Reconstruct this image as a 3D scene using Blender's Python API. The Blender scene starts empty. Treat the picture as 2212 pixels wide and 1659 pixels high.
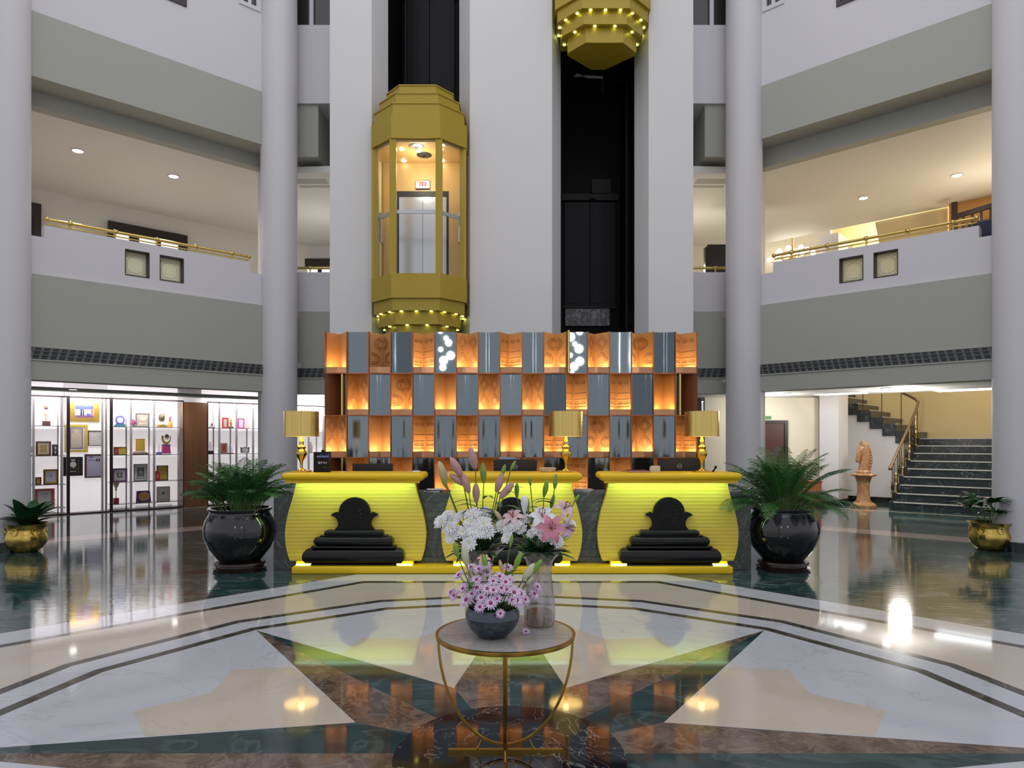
import bpy, bmesh, math, random
from mathutils import Matrix, Vector
R = random.Random(7)
S = bpy.context.scene
COL = S.collection
PI = math.pi
F, HZ, CX, EYE = 1500.0, 955.0, 1105.0, 1.55
def px(x, d): return (x - CX) * d / F
def pz(y, d): return EYE - (y - HZ) * d / F
def fl(x, y):
    d = F * EYE / (y - HZ)
    return Vector((px(x, d), d, 0))
def at(x, y, d): return Vector((px(x, d), d, pz(y, d)))
TH = math.atan(1.07)
ML = Matrix.Translation((-7.31, 10, 0)) @ Matrix.Rotation(PI/2 - TH, 4, 'Z')
MR = Matrix.Diagonal((-1, 1, 1, 1)) @ ML
SIDE = {'l': ML, 'r': MR}
def so(x, o, side='l'):
    """s, depth of the point where the sight line through column x meets the side wall plane at offset o"""
    xx = x if side == 'l' else 2 * CX - x
    k = (xx - CX) / F
    n0, n1 = -math.cos(TH), math.sin(TH)
    d = (o - n0 * 7.31 + n1 * 10) / (n0 * k + n1)
    p = Vector((k * d + 7.31, d - 10))
    return p.x * math.sin(TH) + p.y * math.cos(TH), d
# ---------------------------------------------------------------- mesh builder
ORG = {}
class MB:
    def __init__(s, T=None):
        s.v, s.f, s.m, s.mi = [], [], [], 0
        s.T = T.copy() if T else Matrix()
    def add(s, vs, fs):
        b = len(s.v)
        s.v += [s.T @ Vector(v) for v in vs]
        s.f += [tuple(b + i for i in f) for f in fs]
        s.m += [s.mi] * len(fs)
        return s
    def box(s, x0, x1, y0, y1, z0, z1):
        return s.add([(x0,y0,z0),(x1,y0,z0),(x1,y1,z0),(x0,y1,z0),(x0,y0,z1),(x1,y0,z1),(x1,y1,z1),(x0,y1,z1)],
                     [(0,3,2,1),(4,5,6,7),(0,1,5,4),(1,2,6,5),(2,3,7,6),(3,0,4,7)])
    def bbox(s, x0, x1, y0, y1, z0, z1, b=.01):
        """box with all its edges rounded off"""
        c = [((x0+x1)/2,(y0+y1)/2,(z0+z1)/2), ((x1-x0)/2,(y1-y0)/2,(z1-z0)/2)]
        b = min(b, min(c[1]) * .95)
        rings = []
        for dz, k in ((-1, b), (-1, .3*b), (-1, 0), (1, 0), (1, .3*b), (1, b)):
            pass
        def ring(ins, z):
            hx, hy = c[1][0]-ins, c[1][1]-ins
            q = b * .6
            out = []
            for sx, sy in ((1,1),(-1,1),(-1,-1),(1,-1)):
                p1 = (c[0][0]+sx*hx, c[0][1]+sy*(hy-q), z); p2 = (c[0][0]+sx*(hx-q), c[0][1]+sy*hy, z)
                out += [p1, p2] if sx*sy > 0 else [p2, p1]
            return out
        prof = [(b, z0), (.3*b, z0+.3*b), (0, z0+b), (0, z1-b), (.3*b, z1-.3*b), (b, z1)]
        vs = []
        for ins, z in prof: vs += ring(ins, z)
        fs = [tuple(range(7, -1, -1)), tuple(range(40, 48))]
        for i in range(5):
            for j in range(8):
                k = (j+1) % 8
                fs.append((i*8+j, i*8+k, i*8+8+k, i*8+8+j))
        return s.add(vs, fs)
    def quad(s, a, b, c, d): return s.add([a,b,c,d], [(0,1,2,3)])
    def poly(s, pts): return s.add(pts, [tuple(range(len(pts)))])
    def prism(s, poly, z0, z1):
        n = len(poly)
        return s.add([(p[0],p[1],z0) for p in poly] + [(p[0],p[1],z1) for p in poly],
                     [tuple(range(n-1,-1,-1)), tuple(range(n,2*n))] + [(i,(i+1)%n,n+(i+1)%n,n+i) for i in range(n)])
    def xz(s, poly, y0, y1):
        n = len(poly)
        return s.add([(p[0],y0,p[1]) for p in poly] + [(p[0],y1,p[1]) for p in poly],
                     [tuple(range(n)), tuple(range(2*n-1,n-1,-1))] + [(i,n+i,n+(i+1)%n,(i+1)%n) for i in range(n)])
    def loft(s, rings, cap=True, closed=True):
        n = len(rings[0]); vs = [p for r in rings for p in r]; fs = []
        for i in range(len(rings)-1):
            for j in range(n if closed else n-1):
                k = (j+1) % n
                fs.append((i*n+j, i*n+k, (i+1)*n+k, (i+1)*n+j))
        if cap and closed: fs += [tuple(range(n-1,-1,-1)), tuple(range(len(vs)-n, len(vs)))]
        return s.add(vs, fs)
    def lathe(s, prof, c=(0,0,0), n=24, cap=True, wob=None):
        rings = []
        for r, z in prof:
            rings.append([(c[0] + (r*(wob(2*PI*j/n, z) if wob else 1))*math.cos(2*PI*j/n), c[1] + (r*(wob(2*PI*j/n, z) if wob else 1))*math.sin(2*PI*j/n), c[2]+z) for j in range(n)])
        return s.loft(rings, cap)
    def cyl(s, c, r, h, n=20): return s.lathe([(r,0),(r,h)], c, n)
    def ball(s, c, r, rz=None, n=12, m=8):
        rz = rz or r
        return s.lathe([(max(1e-4, r*math.sin(PI*i/m)), -rz*math.cos(PI*i/m)) for i in range(m+1)], c, n)
    def tube(s, pts, r, n=8, closed=False):
        pts = [Vector(p) for p in pts]; N = len(pts); rings = []; up = None
        for i, p in enumerate(pts):
            a = pts[i-1] if (i > 0 or closed) else p
            b = pts[(i+1) % N] if (i < N-1 or closed) else p
            t = (b - a).normalized()
            if up is None:
                up = Vector((0,0,1)) if abs(t.z) < .9 else Vector((0,1,0))
            x = t.cross(up)
            if x.length < 1e-5: x = t.cross(Vector((1,0,0)))
            x.normalize(); y = x.cross(t); up = y
            rr = r[i] if isinstance(r, (list, tuple)) else r
            rings.append([p + rr*(math.cos(2*PI*j/n)*x + math.sin(2*PI*j/n)*y) for j in range(n)])
        if closed: rings.append(rings[0])
        return s.loft(rings, not closed)
    def bar(s, a, b, w, h=None):
        """square bar from a to b"""
        a, b = Vector(a), Vector(b); h = h or w; t = (b-a).normalized()
        u = Vector((0,0,1)) if abs(t.z) < .95 else Vector((0,1,0))
        x = t.cross(u).normalized(); y = x.cross(t)
        q = [(-w/2,-h/2),(w/2,-h/2),(w/2,h/2),(-w/2,h/2)]
        return s.loft([[p + x*i + y*j for i, j in q] for p in (a, b)])
    def build(s, name, mats, parent=None, smooth=None, recalc=True):
        me = bpy.data.meshes.new(name)
        o0 = ORG[parent.name] if parent else Vector()
        me.from_pydata([tuple(v - o0) for v in s.v], [], s.f)
        for m in (mats if isinstance(mats, (list, tuple)) else [mats]): me.materials.append(m)
        me.polygons.foreach_set('material_index', s.m)
        if recalc:
            bm = bmesh.new(); bm.from_mesh(me)
            bmesh.ops.recalc_face_normals(bm, faces=bm.faces); bm.to_mesh(me); bm.free()
        if smooth:
            me.polygons.foreach_set('use_smooth', [True]*len(me.polygons))
            if smooth < 179: me.set_sharp_from_angle(angle=math.radians(smooth))
        me.update()
        ob = bpy.data.objects.new(name, me); COL.objects.link(ob)
        if parent: ob.parent = parent
        ORG[ob.name] = o0
        return ob
def tag(o, label, cat, group=None):
    o['label'] = label; o['category'] = cat
    if group: o['group'] = group
    return o
def thing(name, loc, label, cat, group=None):
    o = bpy.data.objects.new(name, None); COL.objects.link(o); o.location = loc
    o.empty_display_size = .1; ORG[o.name] = Vector(loc)
    return tag(o, label, cat, group)
def struct(name, mb, mats, smooth=None, parent=None, recalc=True):
    o = mb.build(name, mats, parent, smooth, recalc)
    if not parent: o['kind'] = 'structure'
    return o
def solo(name, mb, mats, label, cat, group=None, smooth=None):
    """a thing that is one mesh, its origin brought to its base"""
    lo = Vector((sum(v.x for v in mb.v)/len(mb.v), sum(v.y for v in mb.v)/len(mb.v), min(v.z for v in mb.v)))
    for i, v in enumerate(mb.v): mb.v[i] = v - lo
    o = mb.build(name, mats, None, smooth); o.location = lo
    return tag(o, label, cat, group)
def dup(root, loc, label=None, group=None, rz=0):
    def cp(o, par):
        c = o.copy(); COL.objects.link(c)
        if par: c.parent = par
        for ch in [x for x in list(COL.objects) if x.parent == o]: cp(ch, c)
        return c
    r = cp(root, None); r.location = loc; r.rotation_euler.z = rz
    if label: r['label'] = label
    if group: r['group'] = group
    return r
# ---------------------------------------------------------------- materials
def _mat(name):
    m = bpy.data.materials.new(name); m.use_nodes = True
    nt = m.node_tree; b = nt.nodes['Principled BSDF']
    return m, nt, b
def P(name, col, rough=.5, metal=0, var=.06, scale=6, bump=0, emit=None, es=0, coat=0, spec=None, stretch=None):
    m, nt, b = _mat(name); N, L = nt.nodes.new, nt.links.new
    tc = N('ShaderNodeTexCoord'); no = N('ShaderNodeTexNoise'); no.inputs['Scale'].default_value = scale; no.inputs['Detail'].default_value = 4
    if stretch:
        mp = N('ShaderNodeMapping'); mp.inputs['Scale'].default_value = stretch
        L(tc.outputs['Object'], mp.inputs['Vector']); L(mp.outputs['Vector'], no.inputs['Vector'])
    else: L(tc.outputs['Object'], no.inputs['Vector'])
    mx = N('ShaderNodeMix'); mx.data_type = 'RGBA'
    mx.inputs['A'].default_value = tuple(max(0, c*(1-var)) for c in col) + (1,)
    mx.inputs['B'].default_value = tuple(min(1, c*(1+var)) for c in col) + (1,)
    L(no.outputs['Fac'], mx.inputs['Factor']); L(mx.outputs['Result'], b.inputs['Base Color'])
    b.inputs['Roughness'].default_value = rough; b.inputs['Metallic'].default_value = metal
    if coat: b.inputs['Coat Weight'].default_value = coat; b.inputs['Coat Roughness'].default_value = .05
    if spec is not None: b.inputs['Specular IOR Level'].default_value = spec
    if emit: b.inputs['Emission Color'].default_value = emit + (1,); b.inputs['Emission Strength'].default_value = es
    if bump:
        bp = N('ShaderNodeBump'); bp.inputs['Strength'].default_value = bump; bp.inputs['Distance'].default_value = .01
        L(no.outputs['Fac'], bp.inputs['Height']); L(bp.outputs['Normal'], b.inputs['Normal'])
    return m
def E(name, col, st):
    m, nt, b = _mat(name)
    b.inputs['Base Color'].default_value = tuple(min(.9, c) for c in col) + (1,)
    b.inputs['Emission Color'].default_value = col + (1,); b.inputs['Emission Strength'].default_value = st
    return m
def marble(name, base, vein, scale=1.5, rough=.07, width=.035, amt=.8, cloud=None, camt=.5, dist=1.2, stretch=(1,1,1), spec=.62, fine=0):
    m, nt, b = _mat(name); N, L = nt.nodes.new, nt.links.new
    tc = N('ShaderNodeTexCoord'); mp = N('ShaderNodeMapping'); mp.inputs['Scale'].default_value = stretch
    mp.inputs['Rotation'].default_value = (0, 0, .5)
    L(tc.outputs['Object'], mp.inputs['Vector'])
    def noise(sc, det, ds):
        n = N('ShaderNodeTexNoise'); n.inputs['Scale'].default_value = sc; n.inputs['Detail'].default_value = det; n.inputs['Distortion'].default_value = ds
        L(mp.outputs['Vector'], n.inputs['Vector']); return n
    def band(n, w):
        a = N('ShaderNodeMath'); a.operation = 'SUBTRACT'; a.inputs[1].default_value = .5; L(n.outputs['Fac'], a.inputs[0])
        c = N('ShaderNodeMath'); c.operation = 'ABSOLUTE'; L(a.outputs[0], c.inputs[0])
        r = N('ShaderNodeMapRange'); r.inputs['From Min'].default_value = 0; r.inputs['From Max'].default_value = w
        r.inputs['To Min'].default_value = 1; r.inputs['To Max'].default_value = 0; L(c.outputs[0], r.inputs['Value']); return r
    v1 = band(noise(scale, 6, dist), width); v2 = noise(scale*.7, 3, .3)
    mk = N('ShaderNodeMath'); mk.operation = 'MULTIPLY'; L(v1.outputs[0], mk.inputs[0]); L(v2.outputs['Fac'], mk.inputs[1])
    mk2 = N('ShaderNodeMath'); mk2.operation = 'MULTIPLY'; mk2.inputs[1].default_value = amt*1.6; mk2.use_clamp = True; L(mk.outputs[0], mk2.inputs[0])
    cl = noise(scale*1.7, 5, .6)
    cm = N('ShaderNodeMapRange'); cm.inputs['From Min'].default_value = .35; cm.inputs['From Max'].default_value = .7; cm.inputs['To Max'].default_value = camt
    L(cl.outputs['Fac'], cm.inputs['Value'])
    m1 = N('ShaderNodeMix'); m1.data_type = 'RGBA'; m1.inputs['A'].default_value = base + (1,); m1.inputs['B'].default_value = (cloud or base) + (1,)
    L(cm.outputs[0], m1.inputs['Factor'])
    m2 = N('ShaderNodeMix'); m2.data_type = 'RGBA'; m2.inputs['B'].default_value = vein + (1,)
    L(m1.outputs['Result'], m2.inputs['A']); L(mk2.outputs[0], m2.inputs['Factor'])
    out = m2
    if fine:
        v3 = band(noise(fine, 5, 2), .02); f3 = N('ShaderNodeMath'); f3.operation = 'MULTIPLY'; f3.inputs[1].default_value = .32; L(v3.outputs[0], f3.inputs[0])
        m3 = N('ShaderNodeMix'); m3.data_type = 'RGBA'; m3.inputs['B'].default_value = vein + (1,)
        L(m2.outputs['Result'], m3.inputs['A']); L(f3.outputs[0], m3.inputs['Factor']); out = m3
    L(out.outputs['Result'], b.inputs['Base Color'])
    b.inputs['Roughness'].default_value = rough; b.inputs['Specular IOR Level'].default_value = spec
    if name == 'green_marble':
        wn = noise(5, 2, .4); bp = N('ShaderNodeBump'); bp.inputs['Strength'].default_value = .04; bp.inputs['Distance'].default_value = .02; L(wn.outputs['Fac'], bp.inputs['Height']); L(bp.outputs['Normal'], b.inputs['Normal'])
    return m
def glass(name, tint=(1,1,1), refl=.08, rough=.02):
    m = bpy.data.materials.new(name); m.use_nodes = True; nt = m.node_tree; nt.nodes.clear(); N, L = nt.nodes.new, nt.links.new
    o = N('ShaderNodeOutputMaterial'); t = N('ShaderNodeBsdfTransparent'); t.inputs[0].default_value = tint + (1,)
    g = N('ShaderNodeBsdfGlossy'); g.inputs['Roughness'].default_value = rough; mx = N('ShaderNodeMixShader')
    fr = N('ShaderNodeLayerWeight'); pw = N('ShaderNodeMath'); pw.operation = 'POWER'; pw.inputs[1].default_value = 4; L(fr.outputs['Facing'], pw.inputs[0]); ad = N('ShaderNodeMath'); ad.operation = 'MULTIPLY_ADD'; ad.inputs[1].default_value = .8; ad.inputs[2].default_value = refl - .03; ad.use_clamp = True
    L(pw.outputs[0], ad.inputs[0]); L(ad.outputs[0], mx.inputs[0]); L(t.outputs[0], mx.inputs[1]); L(g.outputs[0], mx.inputs[2]); L(mx.outputs[0], o.inputs[0])
    return m
WHITE = P('white_paint', (.66,.645,.668), .55, var=.02, scale=1.2)
TOWER = P('tower_paint', (.71,.70,.69), .5, var=.02, scale=1)
CREAMW = P('cream_paint', (.74,.68,.55), .6, var=.02, scale=1)
TAN = P('tan_paint', (.72,.58,.34), .6, var=.03, scale=1)
GREY = P('sage_grey_paint', (.39,.395,.348), .6, var=.02, scale=1)
CEIL = P('ceiling_paint', (.74,.73,.70), .6, var=.015, scale=1)
GLOSSC = P('glossy_ceiling', (.66,.65,.66), .16, var=.015, scale=1)
BLACK = P('matt_black', (.006,.006,.007), .5, var=.3)
SHAFT = P('shaft_black', (.0025,.0027,.0035), .5, var=.4, scale=2, spec=.12)
DARKW = P('dark_wood', (.02,.012,.01), .35, var=.3)
SKIRT = marble('black_skirting', (.008,.009,.009), (.05,.05,.05), 3, .12)
BRASS = P('polished_brass', (.63,.46,.14), .18, 1, var=.1, scale=9)
OLDBRASS = P('antique_brass', (.56,.40,.10), .22, 1, var=.35, scale=14, bump=.35)
CAR = P('gold_enamel', (.42,.295,.022), .38, .12, var=.06, scale=3)
GREENM = marble('green_marble', (.022,.036,.036), (.17,.21,.205), 1.1, .085, .03, .85, (.016,.085,.08), .9, 1.5, (1,2.4,1), 1.0, fine=0)
STARG = marble('dark_green_marble', (.012,.032,.033), (.14,.21,.20), 1.6, .06, .03, .38, (.024,.065,.066), .8, 1.2, (1,1.8,1))
STARB = marble('brown_marble', (.065,.043,.031), (.27,.20,.15), 3.2, .06, .05, .6, (.20,.14,.10), .95, 2.5, fine=9)
DISC = marble('black_marble', (.008,.008,.011), (.36,.34,.33), 2.6, .05, .010, .85, (.016,.014,.018), .6, 2.4)
WHITEM = marble('white_marble', (.52,.535,.58), (.26,.28,.31), .8, .06, .014, .34, (.49,.51,.55), .6, 1.6, (1,2,1))
CREAMM = marble('cream_marble', (.53,.46,.375), (.40,.33,.24), 1.0, .06, .01, .22, (.57,.51,.44), .8, 1.2)
LINEM = marble('dark_inlay', (.05,.043,.034), (.2,.17,.13), 3, .07, .03, .7)
PINKM = marble('pink_marble', (.50,.385,.33), (.6,.5,.45), 2, .07, .03, .5)
TILEG = marble('grey_marble', (.045,.055,.052), (.17,.19,.175), 4, .22, .03, .6, (.075,.085,.08), .8, 1.2, (1,1,3))
SPOT = E('lamp_white', (1,.97,.92), 14)
SPOTSM = E('lamp_daylight', (.9,.95,1), 4)
PANE = glass('clear_glass', (.97,.985,.98), .07)
DARKGLASS = P('dark_glass', (.03,.032,.026), .06, 0, var=.2)
ETCH = P('etched_glass', (.62,.63,.52), .3, 0, var=.04)
def translucent(m, f):
    nt = m.node_tree; N, L = nt.nodes.new, nt.links.new; b = nt.nodes['Principled BSDF']; o = nt.nodes['Material Output']
    t = N('ShaderNodeBsdfTranslucent'); t.inputs[0].default_value = (.95,.95,.82,1); mx = N('ShaderNodeMixShader'); mx.inputs[0].default_value = f
    L(b.outputs[0], mx.inputs[1]); L(t.outputs[0], mx.inputs[2]); L(mx.outputs[0], o.inputs[0])
translucent(ETCH, .6)
# ---------------------------------------------------------------- camera, world
cam = bpy.data.cameras.new('camera'); co = bpy.data.objects.new('camera', cam); COL.objects.link(co)
co.location = (0, 0, EYE); co.rotation_euler = (PI/2, 0, 0)
cam.sensor_fit = 'HORIZONTAL'; cam.sensor_width = 36; cam.lens = 36 * F / 2212
cam.shift_y = (HZ - 829.5) / 2212; cam.shift_x = (1106 - CX) / 2212; cam.clip_start = .05; cam.clip_end = 200
S.camera = co
w = bpy.data.worlds.new('hall_light'); S.world = w; w.use_nodes = True
w.node_tree.nodes['Background'].inputs[0].default_value = (.86,.86,.93,1)
w.node_tree.nodes['Background'].inputs[1].default_value = .69
S.view_settings.view_transform = 'Standard'; S.view_settings.look = 'None'
S.view_settings.exposure = .16; S.view_settings.gamma = 1; S.view_settings.use_curve_mapping = False
try:
    S.cycles.max_bounces = 8; S.cycles.diffuse_bounces = 3; S.cycles.glossy_bounces = 4; S.cycles.transmission_bounces = 4
    S.cycles.transparent_max_bounces = 12; S.cycles.sample_clamp_indirect = 6; S.cycles.caustics_reflective = False; S.cycles.caustics_refractive = False
    S.cycles.use_denoising = True
except Exception: pass
def lamp(kind, name, loc, e, col=(1,1,1), size=.2, rot=(0,0,0), sy=None, angle=None, blend=.6):
    l = bpy.data.lights.new(name, kind); l.energy = e; l.color = col
    if kind == 'AREA':
        l.shape = 'RECTANGLE' if sy else 'SQUARE'; l.size = size
        if sy: l.size_y = sy
    else: l.shadow_soft_size = size
    if kind == 'SPOT': l.spot_size = angle or 1.6; l.spot_blend = blend
    o = bpy.data.objects.new(name, l); COL.objects.link(o); o.location = loc; o.rotation_euler = rot
    return o
lamp('AREA', 'skylight', (0, 5.5, 13.6), 340, (.95,.96,1), 12, sy=12)
# ================================================================ floor
FC, FK = Vector((-.01, 3.45, 0)), 1.08
def fp(r, a, z=0):
    a = math.radians(a); return (FC.x + r*math.cos(a), FC.y + FK*r*math.sin(a), z)
mb = MB(); mats = [GREENM, WHITEM, LINEM, CREAMM, STARG, STARB, DISC, PINKM]
mb.quad((-24,-8,0),(24,-8,0),(24,30,0),(-24,30,0))
def ring(r0, n, mat, z, off=0):
    mb.mi = mat; mb.poly([fp(r0, off + 360*i/n, z) for i in range(n)])
ring(4.735, 8, 2, .0004, 22.5); ring(4.70, 8, 1, .0007, 22.5); ring(4.30, 8, 2, .001, 22.5); ring(4.20, 8, 3, .0014, 22.5)
ring(3.365, 16, 2, .0018); ring(3.275, 16, 1, .0022); ring(3.055, 16, 2, .0026); ring(2.965, 16, 1, .003)
for i in range(8):
    a = 45*i; t = fp(2.95, a, .0036); c = fp(0, 0, .0036)
    mb.mi = 5; mb.poly([c, t, fp(.92, a+22.5, .0036)])
    mb.mi = 4; mb.poly([c, fp(.92, a-22.5, .0036), t])
    b = a + 22.5; mb.mi = 3
    mb.poly([fp(.92,b,.0034), fp(1.93,b-16.9,.0034), fp(2.23,b-9.3,.0034), fp(2.10,b-5,.0034), fp(2.0,b,.0034), fp(2.10,b+5,.0034), fp(2.23,b+9.3,.0034), fp(1.93,b+16.9,.0034)])
mb.mi = 6; mb.poly([fp(.575, 360*i/48, .0042) for i in range(48)])
for T in (ML, MR):
    mb.T = T; mb.mi = 7
    mb.quad((-4,.35,.0006),(6.2,.35,.0006),(6.2,1.0,.0006),(-4,1.0,.0006))
    mb.mi = 3; mb.quad((-4,4.75,.0006),(9,4.75,.0006),(9,4.87,.0006),(-4,4.87,.0006))
floor = struct('floor', mb, mats)
# ================================================================ elevator tower (back wall)
ZT = 12.4
mb = MB()
mb.prism([(-3.14,12.0),(-2.416,12.0),(-2.225,12.5),(-2.225,14.3),(-3.14,14.3)], 0, ZT)
struct('wall_back', mb, TOWER); mb = MB()
mb.prism([(-.72,12.0),(.70,12.0),(.885,12.5),(.885,14.3),(-.94,14.3),(-.94,12.5)], 0, ZT)
struct('wall_back', mb, TOWER); mb = MB()
mb.prism([(3.14,12.0),(3.14,14.3),(2.215,14.3),(2.215,12.5),(2.37,12.0)], 0, ZT)
struct('wall_back', mb, TOWER)
for k, (x0, x1) in enumerate(((-2.225,-.94),(.885,2.215))):
    n_ = 'wall_shaft_'+('left','right')[k]
    mb = MB(); mb.box(x0, x1, 14.1, 14.3, 0, ZT); struct(n_+'_back', mb, SHAFT)
    mb = MB(); mb.box(x0, x0+.012, 12.52, 14.1, 0, ZT); struct(n_+'_side', mb, SHAFT)
    mb = MB(); mb.box(x1-.012, x1, 12.52, 14.1, 0, ZT); struct(n_+'_side', mb, SHAFT)
# ================================================================ side galleries
SL = -3.2          # near end of the side galleries (outside the picture)
SE = 4.13          # far column
def panels(mb, s0, s1, z0, z1, o0, o1, holes):
    """a wall slab of boxes around rectangular holes (sa, sb, za, zb), all holes in one z band"""
    if not holes: mb.box(s0, s1, o0, o1, z0, z1); return
    za, zb = min(h[2] for h in holes), max(h[3] for h in holes)
    mb.box(s0, s1, o0, o1, z0, za); mb.box(s0, s1, o0, o1, zb, z1)
    c = s0
    for h in sorted(holes):
        mb.box(c, h[0], o0, o1, za, zb); c = h[1]
    mb.box(c, s1, o0, o1, za, zb)
nm = {'l': 'left', 'r': 'right'}
for sd in 'lr':
    T = SIDE[sd]; dz = .0 if sd == 'l' else .10
    # ground-floor fascia (grey) up to the first gallery
    mb = MB(T); mb.box(SL, SE+.1, -.03, .30, 2.47, 4.03)
    struct('wall_'+nm[sd], mb, GREY)
    # white parapet with two small square openings
    hp = [(so(270,.02)[0], so(323,.02)[0]), (so(345,.02)[0], so(397,.02)[0])]
    holes = [(a, b, 4.22, 4.64) for a, b in hp]
    mb = MB(T); panels(mb, so(96,0)[0], so(541,0)[0], 4.03, 4.78, .02, .24, holes)
    mb.box(SL, so(96,0)[0], .02, .24, 4.03, 4.60); mb.box(so(541,0)[0], SE+.1, .02, .24, 4.03, 4.60)
    struct('wall_'+nm[sd]+'_parapet', mb, WHITE)
    # upper fascia, its inner beam, white wall above
    mb = MB(T); mb.box(SL, SE+.1, 0, .50, 6.95+dz, 7.91+dz); mb.box(SL, SE+.1, .50, .72, 6.716, 7.91+dz)
    struct('wall_'+nm[sd]+'_upper', mb, GREY)
    wz = 8.88
    h2 = [(so(318,.02)[0], so(402,.02)[0]), (so(515,.02)[0], so(561,.02)[0])]
    mb = MB(T); mb.box(SL, SE+.1, .0, .3, 7.91+dz, wz)
    c = SL
    mb.box(SL, h2[0][0], 0, .3, wz, ZT); mb.box(h2[0][1], h2[1][0], 0, .3, wz, ZT); mb.box(h2[1][1], SE+.1, 0, .3, wz, ZT)
    mb.box(h2[1][0], h2[1][1], 0, .3, wz, 9.33)
    mb.box(h2[0][0], h2[0][1], 0, .3, 10.6, ZT); mb.box(h2[1][0], h2[1][1], 0, .3, 10.6, ZT)
    struct('wall_'+nm[sd]+'_top', mb, WHITE)
    for k, (a, b) in enumerate(h2):
        z0 = (wz, 9.33)[k]; fm = (DARKW, WHITE)[k]
        mb = MB(T)
        mb.box(a, b, -.02, .1, z0, z0+.07); mb.box(a, a+.07, -.02, .1, z0+.07, 10.6); mb.box(b-.07, b, -.02, .1, z0+.07, 10.6)
        mb.box((a+b)/2-.03, (a+b)/2+.03, -.01, .08, z0+.07, 10.6)
        wn = struct('window_%d' % (1+k+(0 if sd == 'l' else 2)), mb, fm)
        mb = MB(T); mb.box(a+.07, b-.07, .03, .05, z0+.07, 10.6); mb.build('pane', DARKGLASS, wn)
    # columns (two a side)
    for s, dn in ((0, 'near'), (SE, 'far')):
        mb = MB(T @ Matrix.Translation((s,0,0)))
        mb.lathe([(.325,.0),(.325,ZT)], n=48)
        cw = struct('column_'+nm[sd]+'_'+dn, mb, WHITE, smooth=40)
        mb = MB(T @ Matrix.Translation((s,0,0))); mb.lathe([(.345,0),(.345,.13),(.335,.14),(.326,.14)], n=48)
        mb.build('skirting', SKIRT, cw, 40)
    mb = MB(T); mb.box(SE-.10, SE+.25, .34, .70, 0, 2.68); mb.box(SE-.10, SE+.25, .34, .70, 4.05, 6.70)
    struct('column_'+nm[sd]+'_pilaster', mb, WHITE)
    sg = -1 if sd == 'l' else 1
    # back segment between far column and tower (faces the camera)
    cxn = (T @ Vector((SE,0,0))).x
    xa, xb = sorted((cxn, sg*3.10))
    mb = MB(); mb.box(xa, xb, 13.18, 13.45, 2.47, 4.03); struct('wall_back_'+nm[sd], mb, GREY)
    mb = MB(); mb.box(xa, xb, 13.20, 13.40, 4.03, 4.78); struct('wall_back_'+nm[sd]+'_parapet', mb, WHITE)
    x1, x2 = sorted((cxn, sg*3.66))
    mb = MB(); mb.box(x1, x2, 13.15, 13.65, 6.95, 7.94); mb.box(x1, x2, 13.65, 13.9, 6.716, 7.94); mb.box(xa, xb, 14.0, 14.1, 6.716, 9.6)
    struct('wall_back_'+nm[sd]+'_upper', mb, GREY)
    mb = MB(); mb.box(xa, xb, 13.10, 13.7, 7.94, 9.36); mb.box(xa, xb, 13.10, 13.7, 11.2, ZT); struct('wall_back_'+nm[sd]+'_top', mb, WHITE)
    mb = MB(); y0 = 13.14
    xm = sg*3.78
    for x in (xa, xm-.035, xb-.06): mb.box(x, x+.07, y0-.03, y0+.06, 9.36, 11.2)
    mb.box(xa, xb, y0-.04, y0+.08, 9.36, 9.42)
    wn = struct('window_%d' % (5 if sd == 'l' else 6), mb, WHITE)
    mb = MB(); mb.box(xa, xb, 13.18, 13.2, 9.42, 11.2); mb.build('pane', DARKGLASS, wn)
    # slabs: ground ceiling, gallery floor, gallery ceiling
    def slab(o1, z0, z1, o0=.25, far=19.0):
        a = [T @ Vector(p) for p in ((SL,o0,0),(SE+.2,o0,0))]
        yb = 13.3
        s = (far - 10 - math.sin(TH)*o1) / math.cos(TH)
        b = [Vector((sg*3.10, yb, 0)), Vector((sg*3.10, far, 0)), T @ Vector((s, o1, 0)), T @ Vector((SL, o1, 0))]
        m = MB(); m.prism([(p.x, p.y) for p in a + b], z0, z1); return m
    o_c = 5.6 if sd == 'l' else 5.4
    struct('ceiling_'+nm[sd]+'_ground', slab(o_c, 2.96 if sd == 'l' else 2.68, 3.05 if sd == 'l' else 2.80), GLOSSC if sd == 'l' else CEIL)
    struct('floor_'+nm[sd]+'_gallery', slab(4.68, 3.90, 4.03), CREAMM)
    struct('ceiling_'+nm[sd]+'_gallery', slab(5.4, 6.720, 6.85, .60), CEIL)
    mb = MB(); mb.box(*sorted((sg*2.9, sg*9)), 18.3, 18.5, 4.03, 6.72); struct('wall_gallery_back_'+nm[sd], mb, WHITE if sd == 'l' else CREAMW)
# left gallery back wall with door and window
T = ML
mb = MB(T); mb.box(SL, 9, 4.7, 4.9, 4.03, 6.72); struct('wall_gallery_left', mb, P('gallery_paint', (.70,.67,.62), .6, var=.02, scale=1))
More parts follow.
